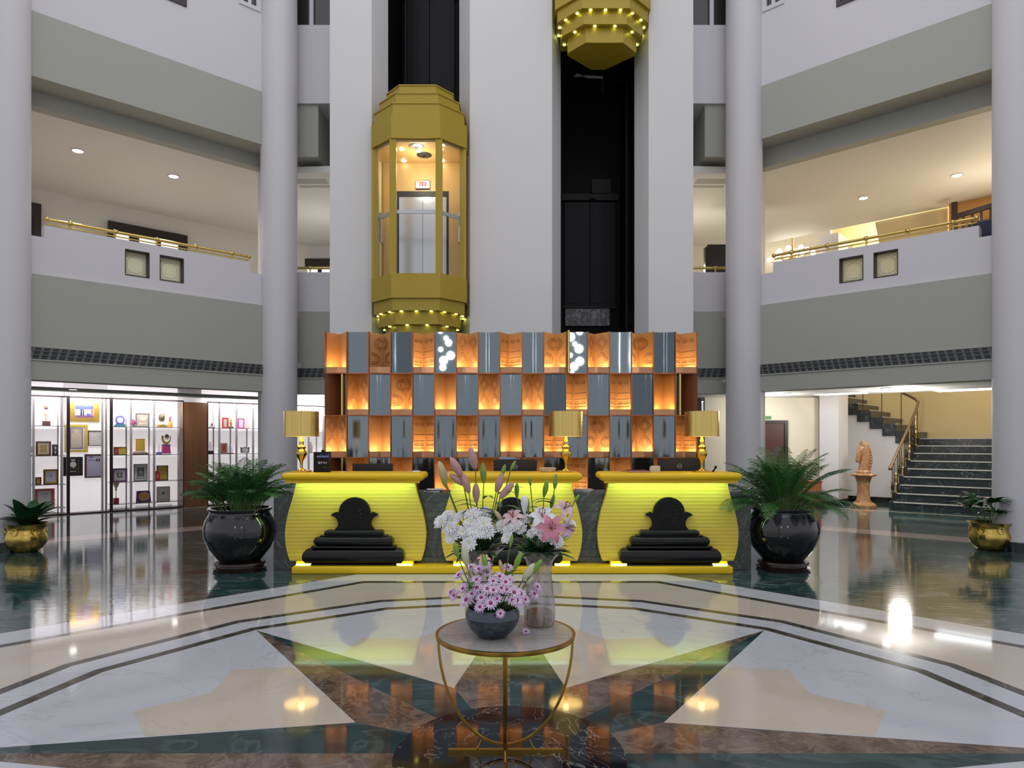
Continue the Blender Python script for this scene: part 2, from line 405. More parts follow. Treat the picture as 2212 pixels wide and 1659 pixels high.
# ================================================================ reception
YEL = P('yellow_lacquer', (.80,.52,.012), .36, 0, var=.04, scale=2, spec=.35)
def ribbed(name):
    m, nt, b = _mat(name); N, L = nt.nodes.new, nt.links.new
    tc = N('ShaderNodeTexCoord'); wv = N('ShaderNodeTexWave'); wv.bands_direction = 'Z'; wv.inputs['Scale'].default_value = 7.2; wv.inputs['Distortion'].default_value = .25; wv.inputs['Detail'].default_value = 1
    wv.inputs['Detail Scale'].default_value = .3
    L(tc.outputs['Object'], wv.inputs['Vector'])
    r = N('ShaderNodeValToRGB'); r.color_ramp.elements[0].position = .0; r.color_ramp.elements[0].color = (.60,.46,.05,1); r.color_ramp.elements[1].position = .16; r.color_ramp.elements[1].color = (.76,.57,.065,1)
    L(wv.outputs['Fac'], r.inputs[0]); L(r.outputs[0], b.inputs['Base Color'])
    bp = N('ShaderNodeBump'); bp.inputs['Strength'].default_value = .28; bp.inputs['Distance'].default_value = .006; L(wv.outputs['Fac'], bp.inputs['Height']); L(bp.outputs['Normal'], b.inputs['Normal'])
    b.inputs['Roughness'].default_value = .4
    return m
RIB = ribbed('ribbed_yellow')
LEDY = E('led_lime', (.52,1,.75), 21)
LEDW = E('led_lime_pale', (.65,1,.3), 9)
EBONY = P('black_lacquer', (.003,.003,.003), .25, var=.4, spec=.35)
EBONYM = P('carved_black', (.004,.004,.004), .5, var=.4, spec=.25)
def smoothpts(pts, n=6):
    """Catmull-Rom through 2D points"""
    out = []
    for i in range(len(pts)-1):
        p0 = pts[max(0,i-1)]; p1 = pts[i]; p2 = pts[i+1]; p3 = pts[min(len(pts)-1,i+2)]
        for k in range(n):
            t = k/n
            out.append(tuple(.5*((2*p1[j]) + (-p0[j]+p2[j])*t + (2*p0[j]-5*p1[j]+4*p2[j]-p3[j])*t*t + (-p0[j]+3*p1[j]-3*p2[j]+p3[j])*t**3) for j in range(2)))
    return out + [pts[-1]]
def bull(mb, hw, y0, y1, z0, z1, n=6):
    """slab with a round nose on front and both ends"""
    r = (z1-z0)/2; zc = (z0+z1)/2; rings = []
    for k in range(n*2+1):
        a = -PI/2 + PI*k/(2*n); ins = r*(1-math.cos(a)); z = zc + r*math.sin(a)
        w = hw - ins; yf = y0 + ins; q = .03
        rings.append([(cx0+w-q,yf,z),(cx0+w,yf+q,z),(cx0+w,y1,z),(cx0-w,y1,z),(cx0-w,yf+q,z),(cx0-w+q,yf,z)])
    mb.loft(rings)
DESKX = (-1.875, .003, 1.880)
DESKN = ('yellow curved reception desk nearest the bookless display wall', 'middle yellow reception desk behind the flower vases', 'yellow reception desk beside the stair side potted palm')
DESKN = ('yellow curved reception desk holding the black paper bag', 'middle yellow reception desk, half hidden behind the flower vases', 'yellow reception desk holding the red folder')
for i, cx0 in enumerate(DESKX):
    d = thing('reception_desk', (cx0, 8.5, .0845), DESKN[i], 'desk', 'yellow reception desks')
    half = smoothpts([(.715,1.095),(.722,1.02),(.755,.88),(.808,.70),(.842,.52),(.846,.42),(.832,.28),(.800,.16),(.785,.125)])
    mb = MB(); mb.xz([(cx0+x,z) for x,z in half] + [(cx0-x,z) for x,z in reversed(half)], 8.34, 8.44)
    mb.build('body', RIB, d, 30)
    mb = MB(); mb.box(cx0-.70,cx0+.70,8.44,8.80,.0845,1.09); mb.build('carcass', EBONYM, d)
    mb = MB(); bull(mb, .835, 8.14, 8.66, 1.10, 1.188); mb.box(cx0-.79,cx0+.79,8.19,8.60,1.084,1.10); mb.box(cx0-.79,cx0+.79,8.19,8.205,1.066,1.084); mb.build('counter_top', YEL, d, 45)
    mb = MB(); mb.box(cx0-.70,cx0+.70,8.212,8.237,1.074,1.0835); mb.build('led_strip', LEDY, d)
    mb = MB(); mb.box(cx0-.70,cx0+.70,8.30,8.42,.0845,.128); mb.build('toe_board', YEL, d)
    mb = MB(); mb.box(cx0-.69,cx0+.69,8.26,8.272,.086,.098); mb.build('foot_led_strip', LEDW, d)
    # black emblem: stepped mouldings below a horned round crest
    e = []
    mb = MB()
    K, YC = .00133, 8.26
    def zz(v): return pz(860 + v/4.1475, YC)
    def cushion(hw, v0, v1, dep):
        z0, z1 = zz(v1), zz(v0); r = (z1-z0)/2; zc = (z0+z1)/2; rings = []
        for k in range(13):
            a = -PI/2 + PI*k/12; ins = r*(1-math.cos(a))*.9; z = zc + r*math.sin(a)
            w = hw*K - ins; yf = 8.335-dep+ins
            rings.append([(cx0+w,yf,z),(cx0+w,8.345,z),(cx0-w,8.345,z),(cx0-w,yf,z)])
        mb.loft(rings)
    cushion(452,1345,1490,.14); cushion(385,1485,1506,.10); cushion(378,1322,1348,.11); cushion(352,1240,1322,.12); cushion(262,1182,1234,.10); cushion(300,1228,1245,.08)
    em = mb.build('emblem', EBONY, d, 50)
    out = []
    for k in range(0, 15):
        a = PI/2 - (PI*.56)*k/14; out.append((140*math.cos(a), 1030-140*math.sin(a)))
    out += [(160,1022),(185,1030),(212,1047),(196,1058),(176,1066),(158,1085),(148,1110),(146,1135),(156,1158),(178,1182)]
    poly = [(cx0+x*K, zz(v)) for x, v in out] + [(cx0-x*K, zz(v)) for x, v in reversed(out)][:-1]
    mb = MB(); mb.xz(poly, 8.275, 8.345); mb.build('crest', EBONYM, em)
    # carved relief: concentric rings and petals
    mb = MB(); cz = zz(1040)
    for rr in (.06, .105, .15): mb.tube([(cx0+rr*math.cos(2*PI*k/28), 8.276, cz+rr*math.sin(2*PI*k/28)) for k in range(28)], .007, 6, True)
    for k in range(12):
        a = 2*PI*k/12; mb.tube([(cx0+q*math.cos(a), 8.276, cz+q*math.sin(a)) for q in (.065,.10)], .006, 5)
    mb.build('carving', EBONY, em, 60)
# long yellow plinth under the three desks
mb = MB(); mb.bbox(-2.585, 2.605, 8.16, 8.46, 0, .084, .012)
pl = solo('desk_plinth', mb, YEL, 'long low yellow plinth under all three reception desks', 'plinth', smooth=30)
# grey marble counter wall behind
mb = MB(); mb.box(-2.905, 2.925, 8.81, 9.05, 0, .93)
solo('marble_counter', mb, TILEG, 'long dark grey marble counter wall behind the yellow desks', 'counter')
TILES = [marble('grey_marble_tile_'+'abc'[k], c, (.20,.23,.20), 3, .16, .03, .6, (.06,.075,.068), .7, 1.2) for k, c in enumerate(((.035,.05,.044),(.055,.068,.062),(.078,.09,.083)))]
def clipx(poly, x0, x1):
    for lim, sg in ((x0,1),(x1,-1)):
        out = []
        for i in range(len(poly)):
            a, b = poly[i], poly[(i+1)%len(poly)]
            ia, ib = sg*(a[0]-lim) >= 0, sg*(b[0]-lim) >= 0
            if ia: out.append(a)
            if ia != ib:
                t = (lim-a[0])/(b[0]-a[0]); out.append((lim, a[1]+t*(b[1]-a[1])))
        poly = out
        if not poly: return poly
    return poly
rr = random.Random(3)
PL_ = ('herringbone marble pier beside the black pot under the paper bag desk', 'herringbone marble pier between the paper bag desk and the middle desk', 'herringbone marble pier between the middle desk and the folder desk', 'herringbone marble pier at the stair end of the reception counter')
for i, (a, b) in enumerate(((-2.905,DESKX[0]-.705),(DESKX[0]+.705,DESKX[1]-.705),(DESKX[1]+.705,DESKX[2]-.705),(DESKX[2]+.705,2.925))):
    zb = .086 if i in (1,2) else 0
    t = thing('marble_pier', ((a+b)/2, 8.64, zb), PL_[i], 'pier', 'marble piers between the desks')
    y0 = 8.46
    if i in (0, 3): mb = MB(); mb.box(a, b, 8.48, 8.805, .0, .93)
    else: mb = MB(); mb.box(a, b, 8.48, 8.805, zb, .93)
    if i == 0: mb = MB(); mb.box(a, -2.59, 8.48, 8.805, 0, .93); mb.box(-2.59, b, 8.48, 8.805, 0, .93)
    mb.build('core', TILEG, t)
    mb = MB()
    for row in range(8):
        z0 = max(zb+.002, .015 + row*.115); z1 = .015 + row*.115 + .108; sl = .11 if row % 2 else -.11
        x = a - .4
        while x < b + .4:
            q = clipx([(x,z0),(x+.108,z0),(x+.108+sl,z1),(x+sl,z1)], a+.003, b-.003)
            if len(q) > 2:
                mb.mi = rr.choice((0,0,1,1,2)); mb.xz(q, 8.472, 8.4801)
            x += .115
    mb.build('tile_facing', TILES, t)
    if i in (1,2):
        mb = MB(); mb.box(a+.015,b-.015,8.445,8.4715,.086,.15); mb.build('base_moulding', TILEG, t)
# ---------------------------------------------------------------- desk lamps
GOLDL = P('gold_lamp', (.66,.44,.09), .2, 1, var=.12, scale=12)
SHADEM = P('gold_foil_shade', (.66,.49,.15), .17, 1, var=.30, scale=9, stretch=(5,5,.04), bump=.5)
SHADEI = P('shade_lining', (.9,.75,.4), .6, emit=(1,.72,.25), es=2.2)
BULB = E('bulb_warm', (1,.72,.32), 12)
lx = (px(650,8.4), px(1223,8.4), px(1517,8.4))
ll = ('gold drum table lamp beside the black paper bag', 'gold drum table lamp on the middle desk beside the woven tray', 'gold drum table lamp behind the monitor with the telephone')
ll = ('gold drum table lamp beside the black paper bag', 'gold drum table lamp on the middle desk beside the woven tray', 'gold drum table lamp on the desk with the red folder')
for i in range(3):
    t = thing('table_lamp', (lx[i], 8.42, 1.188), ll[i], 'lamp', 'gold lamps on the reception desks')
    b = Vector((lx[i], 8.42, 1.188))
    mb = MB(); mb.bbox(b.x-.10,b.x+.10,b.y-.10,b.y+.10,b.z,b.z+.018,.006); mb.build('base', GOLDL, t, 30)
    mb = MB(); mb.lathe([(.06,.018),(.045,.03),(.018,.045),(.015,.09),(.022,.13),(.05,.18),(.066,.215),(.066,.235),(.05,.26),(.042,.275),(.05,.29),(.052,.305),(.034,.315),(.026,.335),(.03,.36),(.026,.38),(.016,.40),(.012,.44)], b, 28); mb.build('stem', GOLDL, t, 50)
    mb = MB(); mb.lathe([(.206,.432),(.206,.732)], b, 40, cap=False); mb.lathe([(.2065,.43),(.2065,.438)], b, 40, cap=False)
    sh = mb.build('lamp_shade', SHADEM, t, 50)
    mb = MB(); mb.lathe([(.2025,.434),(.2025,.73)], b, 40, cap=False); mb.build('lining', SHADEI, sh, 50)
    mb = MB(); mb.lathe([(.018,.44),(.03,.48),(.03,.51),(.001,.54)], b, 12); mb.build('bulb', BULB, t, 60)
# ---------------------------------------------------------------- things on the desks
SCREENB = P('monitor_black', (.012,.011,.010), .4, var=.2)
LOGO = P('logo_silver', (.6,.6,.58), .3, .7)
def text(s, size, loc, mat, parent, name='lettering', rz=0, depth=.001):
    c = bpy.data.curves.new(name, 'FONT'); c.body = s; c.size = size; c.align_x = 'CENTER'; c.align_y = 'CENTER'; c.extrude = depth
    c.materials.append(mat)
    tmp = bpy.data.objects.new('tmp', c); COL.objects.link(tmp); bpy.context.view_layer.update()
    me = bpy.data.meshes.new_from_object(tmp.evaluated_get(bpy.context.evaluated_depsgraph_get()))
    bpy.data.objects.remove(tmp); bpy.data.curves.remove(c)
    me.transform(Matrix.Translation(Vector(loc) - ORG[parent.name]) @ Matrix.Rotation(rz, 4, 'Z') @ Matrix.Rotation(PI/2, 4, 'X'))
    o = bpy.data.objects.new(name, me); COL.objects.link(o); o.parent = parent; ORG[o.name] = ORG[parent.name]
    return o
def monitor(cx, y, w, z1, label, logo=True, curved=True):
    t = thing('computer_monitor', (cx, y, .9305), label, 'monitor', 'monitors behind the reception desks')
    mb = MB(); n = 10
    rings = []
    for k in range(n+1):
        u = -1+2*k/n; yy = y + (.03*u*u if curved else 0); x = cx+u*w/2
        rings.append([(x,yy,z1-.36),(x,yy+.03,z1-.36),(x,yy+.03,z1-.012*u*u*curved),(x,yy,z1-.012*u*u*curved)])
    mb.loft(rings); mb.build('back_cover', SCREENB, t, 40)
    mb = MB(); mb.box(cx-.12,cx+.12,y-.02,y+.11,.9305,.945); mb.box(cx-.03,cx+.03,y+.031,y+.06,.945,z1-.15); mb.build('stand', SCREENB, t)
    if logo:
        zl = z1-.10
        mb = MB(); mb.tube([(cx+.028*math.cos(2*PI*k/24), y-.002, zl+.028*math.sin(2*PI*k/24)) for k in range(24)], .0032, 6, True); lg = mb.build('logo_ring', LOGO, t, 60)
        text('DELL', .020, (cx, y-.002, zl), LOGO, lg)
    return t
D9 = 8.93
monitor(px(805,8.95), 8.95, .52, 1.272, 'black monitor showing its frame just behind the desk with the paper bag', False, False)
monitor(px(1113,D9), D9, .56, pz(992,D9), 'black monitor with a round silver logo behind the middle desk')
monitor(px(1468,D9), D9, .54, pz(990,D9), 'curved black monitor behind the desk with the red folder')
# black paper bag with tissue
bx = px(699,8.40)
t = thing('paper_bag', (bx, 8.38, 1.188), 'black paper shopping bag with white lettering and blue tissue', 'bag')
mb = MB(); mb.box(bx-.105,bx+.075,8.34,8.46,1.188,1.43); mb.build('bag_body', EBONYM, t)
mb = MB(); mb.box(bx-.028,bx+.01,8.40,8.41,1.42,1.455); mb.build('bag_handle', EBONYM, t)
BLUE = P('blue_tissue', (.16,.20,.48), .6, var=.4, scale=30)
mb = MB()
for k in range(6):
    x = bx-.065+.024*k; mb.add([(x,8.336,1.368),(x+.024,8.336,1.368),(x+.018,8.334,1.402+.012*(k%3)),(x+.012,8.336,1.385)], [(0,1,2,3)])
    mb.add([(x,8.3385,1.365),(x+.024,8.3385,1.365),(x+.024,8.3385,1.385),(x,8.3385,1.385)], [(0,1,2,3)])
mb.build('tissue', BLUE, t)
LET = P('white_lettering', (.85,.85,.85), .5)
text('SETTLY', .034, (bx+.004, 8.338, 1.30), LET, t)
mb = MB(); mb.box(bx+.005, bx+.05, 8.3385, 8.34, 1.243, 1.249); mb.build('small_print', P('grey_print', (.12,.12,.12), .5), t)
z0 = 1.188
WHITEP = P('white_paper', (.72,.72,.74), .6, var=.03)
mb = MB(); x = px(899,8.35); mb.bbox(x-.045,x+.045,8.32,8.40,z0,z0+.018,.004); solo('card_stack', mb, WHITEP, 'small white card box near the end of the desk with the paper bag', 'card box')
mb = MB(); mb.box(px(742,8.4)-.03,px(742,8.4)+.03,8.35,8.40,z0,z0+.006); solo('business_card', mb, WHITEP, 'white card lying just beside the black paper bag', 'card')
# woven tray on the middle desk
x = px(1183,8.42); t = thing('woven_tray', (x, 8.40, z0), 'round pale woven tray beside the lamp on the middle desk', 'tray')
WICK = P('pale_wicker', (.55,.45,.33), .5, var=.7, scale=60)
mb = MB(); mb.lathe([(.085,0),(.095,.012),(.10,.045),(.094,.045),(.088,.014),(.001,.01)], (x,8.40,z0), 28); mb.build('basket', WICK, t, 40)
mb = MB(); mb.tube([(x+.097*math.cos(2*PI*k/28),8.40+.097*math.sin(2*PI*k/28),z0+.047) for k in range(28)], .008, 6, True); mb.build('rim', WICK, t, 60)
mb = MB(); x = px(1095,8.85)
mb.box(x-.10, x+.10, 8.935, 8.96, pz(992,D9)+.0, pz(992,D9)+.028); solo('blue_box', mb, P('pale_blue_card', (.22,.34,.55), .5), 'flat blue box lying along the top of the middle monitor', 'box')
# red folder, card holder, pen on the third desk
RED = P('crimson_cover', (.22,.008,.02), .35)
x0, x1 = px(1348,8.35), px(1400,8.3); t = thing('folder', ((x0+x1)/2, 8.38, z0), 'closed crimson folder lying on the yellow desk', 'folder')
mb = MB(); mb.prism([(x0-.005,8.58),(x1-.01,8.30),(x1+.01,8.30),(x1-.02,8.58)], z0, z0+.006); mb.prism([(x0+.04,8.26),(x1,8.26),(x1,8.56),(x0+.04,8.56)], z0, z0+.006); mb.prism([(x0+.04,8.26),(x1,8.26),(x1,8.56),(x0+.04,8.56)], z0+.016, z0+.022); mb.build('cover', RED, t)
mb = MB(); mb.box(x0+.045,x1-.004,8.265,8.555,z0+.006,z0+.016); mb.build('pages', WHITEP, t)
x = px(1414,8.36); t = thing('card_holder', (x, 8.36, z0), 'cream card holder between the red folder and the curved monitor', 'card holder')
IVORY = P('ivory_card', (.62,.52,.42), .5)
mb = MB(); mb.bbox(x-.055,x+.062,8.33,8.345,z0,z0+.078,.006); mb.bbox(x-.055,x+.062,8.385,8.40,z0,z0+.06,.006); mb.box(x-.05,x+.057,8.345,8.385,z0,z0+.012); mb.build('holder', IVORY, t, 40)
mb = MB(); mb.box(x-.048,x+.05,8.352,8.376,z0+.012,z0+.066); mb.build('cards', WHITEP, t)
x = px(1545,8.4); t = thing('telephone_handset', (x, 8.47, z0), 'small black handset propped beside the lamp on the folder desk', 'handset')
mb = MB(); mb.tube([(x-.02,8.45,z0+.012),(x,8.45,z0+.02),(x+.018,8.45,z0+.05)], [.010,.008,.012], 8); mb.ball((x+.02,8.45,z0+.058), .017); mb.box(x-.03,x+.0,8.43,8.47,z0,z0+.01); mb.build('handset', EBONYM, t, 50)
# papers on the marble counter between the desks
zc = .93
def papers(x, y, label, cols, ang=0, w=.2):
    t = thing('paper_stack', (x, y, zc), label, 'papers')
    for k, c in enumerate(cols):
        mb = MB(Matrix.Translation((x+.012*k, y, zc+.011*k)) @ Matrix.Rotation(ang+.15*k-.1, 4, 'Z'))
        mb.box(-w/2, w/2, -.09, .09, .0, .010); mb.build('sheet_bundle', c, t)
NAVY = P('navy_print', (.10,.10,.25), .5)
papers(px(935,8.7), 8.72, 'stack of white and navy papers between the first and middle desks', (WHITEP, NAVY, WHITEP))
papers(px(1258,8.7), 8.72, 'stack of pale blue and pink papers between the middle and folder desks', (P('pale_blue_paper', (.35,.5,.55), .6), WHITEP, P('pink_paper', (.6,.42,.42), .6)))
papers(px(1587,8.75), 8.75, 'loose white sheets on the open end of the marble counter', (WHITEP,), .1, .26)
# ================================================================ copper screen
def copper(name, col, rough=.33):
    return P(name, col, rough, .12, var=.10, scale=7, stretch=(1,1,.2))
COP = [copper('copper_veneer_a', (.64,.32,.11)), copper('copper_veneer_b', (.55,.25,.07)), copper('copper_veneer_c', (.64,.32,.12))]
COPD = copper('copper_dark', (.20,.055,.015))
EDGE = P('copper_edge', (.42,.15,.06), .3, .8)
COPS = P('copper_shelf', (.50,.25,.13), .2, .95, var=.1)
ETCHC = P('burnt_line', (.10,.03,.012), .5, .2)
MIR = [P('smoked_mirror_a', (.20,.245,.265), .12, .9, var=.05), P('smoked_mirror_b', (.11,.14,.155), .10, .9, var=.05), P('smoked_mirror_c', (.235,.275,.29), .10, .92, var=.05)]
MIR.append(P('smoked_mirror_clear', (.20,.245,.265), .025, .92, var=.04))
LEDO = E('led_amber', (1,.78,.46), 95)
DS = 10.2; CW = 804*DS/F/17; XS = px(702,DS); TZ = [pz(v,DS) for v in (716.5,806.5,897.5,988.5,1079.5)] + [.06]
sc = thing('copper_screen', (0, DS, 0), 'tall folded copper and smoked mirror screen behind the reception desks', 'screen')
mb = MB()
for r in range(6):
    if r == 0: continue
    mb.box(XS, XS+17*CW, DS, DS+.30, TZ[r]-.006, TZ[r]+.006)
mb.box(XS+.02, XS+17*CW-.02, DS+.30, DS+.33, .0, TZ[0]-.03); mb.box(XS,XS+17*CW,DS,DS+.33,0,.054)
mb.build('carcass', EDGE, sc)
rs = random.Random(11)
MOTIF = {(0,2):'c',(0,6):'d',(0,8):'b',(0,10):'c',(0,12):'d',(0,14):'c',(0,16):'b',(1,1):'d',(1,3):'c',(1,7):'d',(1,9):'d',(1,11):'b',(1,13):'b',(2,0):'d',(2,4):'b',(2,6):'b',(2,10):'b',(2,12):'c',(2,14):'d',(2,16):'b',(0,4):'b',(3,11):'b'}
def motif(kind, fa, fb, h, z0, parent, y_off=.004):
    """lines burnt into the two veneer faces; fa/fb map (u 0..1, z) to a point just in front of the face"""
    mb = MB()
    def line(pts, f, closed=True):
        mb.tube([f(u, z) for u, z in pts], .0032, 4, closed)
    wid = .15
    for f in (fa, fb):
        if kind == 'd':
            n = 3 if (int(z0*10)) % 2 else 2
            for k in range(n):
                zc = z0 + h*(k+.5)/n; q = h/n*.46
                for sc_ in (1, .62): line([(.5,zc-q*sc_),(.5+.40*sc_,zc),(.5,zc+q*sc_),(.5-.40*sc_,zc)], f)
        elif kind == 'c':
            for cu, cz, rr in ((.92 if f is fa else .08, z0+h*.72, .09),(.9 if f is fb else .2, z0+h*.26, .085)):
                for sc_ in (1,.8,.55):
                    pts = [(cu+rr*sc_/wid*math.cos(2*PI*k/22), cz+rr*sc_*math.sin(2*PI*k/22)) for k in range(22)]
                    run = []
                    for p in pts + pts[:1]:
                        if .03 < p[0] < .97: run.append(p)
                        else:
                            if len(run) > 2: line(run, f, False)
                            run = []
                    if len(run) > 2: line(run, f, False)
        else:
            for k in range(5): line([(.08,z0+.03+.013*k*k),(.92,z0+.03+.013*k*k)], f, False)
            for cu in (.3,.72):
                for cz in (z0+.09, z0+h*.8): line([(cu+.12*math.cos(2*PI*k/14), cz+.02*math.sin(2*PI*k/14)) for k in range(14)], f)
    mb.build('burnt_motif', ETCHC, parent)
for r in range(5):
    zb, zt = TZ[r+1]+.006, TZ[r]-(.006 if r else 0)
    for c in range(17):
        x0 = XS + c*CW; x1 = x0 + CW; nich = (r + c) % 2 == 0
        if nich:
            x0n, x1n = x0-.006, x1+.006
            if c == 0: x0n = x0
            if c == 16: x1n = x1
            ap = rs.choice((.4,.5,.6,.5)); xa = x0n + (x1n-x0n)*ap; de = .19; e_ = .010
            mb = MB(); mb.mi = 0
            zs = zb + .085
            A0, A1, A2 = (x0n+e_, DS+.035), (xa, DS+de+.05), (x1n-e_, DS+.035)
            sk = rs.choice((-.03,0,.03)); A0 = (A0[0], A0[1]+sk); A2 = (A2[0], A2[1]-sk)
            mb.prism([A0, A1, (A1[0],A1[1]+.012), (A0[0],A0[1]+.012)], zb, zt); mb.mi = 1; mb.prism([A1, A2, (A2[0],A2[1]+.012), (A1[0],A1[1]+.012)], zb, zt)
            mb.mi = 2
            mb.box(x0n, x0n+e_, DS-.03, DS+.30, zb, zt); mb.box(x1n-e_, x1n, DS-.03, DS+.30, zb, zt)
            k = rs.randrange(3)
            nb = mb.build('niche', [COP[k], COP[(k+rs.randrange(2))%3], EDGE], sc)
            fa = lambda u, z, a=A0, b=A1: (a[0]+(b[0]-a[0])*u, a[1]+(b[1]-a[1])*u-.002, z)
            fb = lambda u, z, a=A1, b=A2: (a[0]+(b[0]-a[0])*u, a[1]+(b[1]-a[1])*u-.002, z)
            if (r,c) in MOTIF and r < 4: motif(MOTIF[(r,c)], fa, fb, zt-zs-.03, zs+.01, nb)
            mb = MB(); xm = (x0n+x1n)/2 + rs.choice((-.04,.04,0))
            mb.prism([(x0n+e_,DS-.012),(xm-.02,DS-.035),(xm+.02,DS-.035),(x1n-e_,DS-.012),(x1n-e_,DS+.022),(x0n+e_,DS+.022)], zb, zs); mb.build('shelf', COPS, nb)
            lit = not (r == 0 and c == 2)
            if r == 4: lit = c % 3 != 0
            mb = MB(); mb.box(x0n+.03, x1n-.03, DS+.024, DS+.040, zs-.030, zs-.020); mb.build('led_strip', LEDO if lit else EDGE, nb)
        elif c in (0, 16):
            mb = MB(); y0 = DS+.02; s = -1 if c else 1
            xo, xi = (x0, x1) if c == 0 else (x1, x0)
            mb.mi = 0; mb.prism([(xo,DS-.02),(xi-s*.09,DS+.22),(xi-s*.09,DS+.24),(xo,DS)], zb, zt)
            mb.mi = 1; mb.box(*sorted((xi-s*.09, xi-s*.065)), DS+.02, DS+.24, zb, zt); mb.mi = 2; mb.box(*sorted((xi-s*.06, xi-s*.008)), DS+.12, DS+.14, zb, zt)
            mb.build('end_panel', [COPD, BRASS, MIR[1]], sc)
        else:
            mb = MB(); k = rs.randrange(3); n = 8; bow = rs.choice((.03,.045,.015,.05)); tw = rs.choice((-.02,0,.02))
            if r == 0 and c in (1, 5, 11): bow, tw, k = 0, 0, 3
            pts = [(x0+.008+(CW-.016)*i/n, DS+.01+bow*(1-(2*i/n-1)**2)+tw*(i/n-.5)+.02) for i in range(n+1)]
            mb.prism(pts + [(p[0], p[1]+.01) for p in reversed(pts)], zb, zt)
            mb.build('mirror_panel', MIR[k], sc, 35)
mb = MB(); mb.cyl((px(1229,10.1), 10.14, TZ[1]), .02, TZ[0]-TZ[1]+.01); mb.build('brass_pole', BRASS, sc, 40)
# ================================================================ elevators
WOODG = P('honey_wood', (.66,.44,.17), .35, var=.15, scale=3)
STEEL = P('brushed_steel', (.58,.60,.62), .22, .7, var=.08, stretch=(1,1,.1))
SPY = E('spot_yellow', (.90,1,.18), 6)
DOWN = E('car_downlight', (1,.92,.76), 14)
REDL = E('display_red', (1,.03,.04), 2.5)
def octo(cx, cy, hw=.81, ins=0):
    hf = .405 - .414*ins; w = hw - ins; yf = -.45 + ins; yc = -.045 + .59*ins; yb = .50 - ins*.2
    return [(cx+x, cy+y) for x, y in ((-hf,yf),(hf,yf),(w,yc),(w,yb),(-w,yb),(-w,yc))]
def shell(mb, P0, z0, P1, z1, th=.03):
    mb.loft([[(x,y,z0) for x,y in P0], [(x,y,z1) for x,y in P1]])
ex, ey = -1.575, 11.85
el = thing('elevator_car', (ex, ey, 3.92), 'gold lantern shaped glass elevator car hanging above the copper screen', 'elevator', 'gold elevator cars')
O = lambda i: octo(ex, ey, ins=i)
mb = MB(); mb.prism(O(0), 3.92, 4.324); mb.build('lower_body', CAR, el)
mb = MB(); mb.prism(O(0), 6.543, 6.93); mb.build('crown', CAR, el)
for ins, a, b in ((.045,6.93,7.145),(.13,7.145,7.35),(.24,7.35,7.54)):
    mb = MB(); mb.prism(O(ins), a, b); mb.prism(O(ins-.012), b-.02, b); mb.build('crown_tier', CAR, el)
TIER = ((.04,3.72,3.92),(.12,3.505,3.72),(.22,3.255,3.505))
for ins, a, b in TIER:
    q_ = O(ins)
    if ins > .2: q_ = q_[:3] + [(ex+.59, ey+.16), (ex+.13, ey+.62), (ex-.13, ey+.62), (ex-.59, ey+.16)] + q_[5:]
    mb = MB(); mb.prism(q_, a, b); mb.build('base_tier', CAR, el)
mb = MB(); mb.cyl((0,0,-.012), .021, .012, 14); disc_m = None
def edge_points(ins, n_front, n_side, n_flank=2):
    q = octo(ex, ey, ins=ins); out = []
    for (a, b, n) in ((q[0],q[1],n_front),(q[1],q[2],n_side),(q[5],q[0],n_side),(q[2],q[3],n_flank),(q[4],q[5],n_flank)):
        for k in range(n):
            t = (k+.5)/n; out.append((a[0]+(b[0]-a[0])*t, a[1]+(b[1]-a[1])*t))
    return out
first = None
for ins, z, nf, ns, nk in ((.085,3.72,3,2,2),(.175,3.505,2,1,1)):
    for (x, y) in edge_points(ins, nf, ns, nk):
        if first is None:
            mb = MB(); mb.cyl((x,y,z-.011), .024, .012, 14); mb.mi = 1; mb.cyl((x,y,z-.014), .009, .004, 10)
            first = mb.build('spotlight', [SPY, BLACK], el); fx, fy, fz = x, y, z
        else:
            c = first.copy(); COL.objects.link(c); c.location = (x-fx, y-fy, z-fz)
for x, y in ((ex-.12, ey-.40),(ex+.11, ey-.40)):
    mb = MB(); mb.cyl((x, y+.09, 7.146), .02, .015, 12); mb.build('cornice_light', SPY, el)
# posts, panes
q = O(.0); qi = O(.03)
mb = MB()
for k in range(6):
    c = Vector(O(.062)[k])
    w_ = .055 if k in (0,1,2,5) else .05
    mb.box(c.x-w_, c.x+w_, c.y-.04, c.y+.04, 4.324, 6.543)
mb.build('mullion', CAR, el)
for a, b in ((0,1),(1,2),(5,0),(2,3),(4,5)):
    A, B = Vector(O(.03)[a]), Vector(O(.03)[b]); mb = MB(); mb.add([(A.x,A.y,4.324),(B.x,B.y,4.324),(B.x,B.y,6.543),(A.x,A.y,6.543)], [(0,1,2,3)]); mb.build('glass_pane', PANE, el)
# inside of the car
yb = ey+.50
mb = MB(); mb.box(ex-.78, ex-.46, yb-.03, yb, 4.324, 6.50); mb.box(ex+.46, ex+.78, yb-.03, yb, 4.324, 6.50); mb.box(ex-.46, ex+.46, yb-.03, yb, 6.0, 6.50)
mb.box(ex-.785, ex-.765, ey-.02, yb-.03, 4.324, 6.5); mb.box(ex+.765, ex+.785, ey-.02, yb-.03, 4.324, 6.5)
mb.build('wood_lining', WOODG, el)
mb = MB(); mb.prism(octo(ex,ey,ins=.06), 6.50, 6.541); ce = mb.build('car_ceiling', WOODG, el)
for (x, y, r) in ((ex-.02, ey-.22, .13),(ex+.07, ey+.12, .13)):
    mb = MB(); mb.lathe([(r,6.494),(r*.8,6.486),(r*.25,6.484),(r*.25,6.499),(r,6.499)], (x,y,0), 24); mb.build('vent_ring', STEEL if y < ey else BLACK, ce)
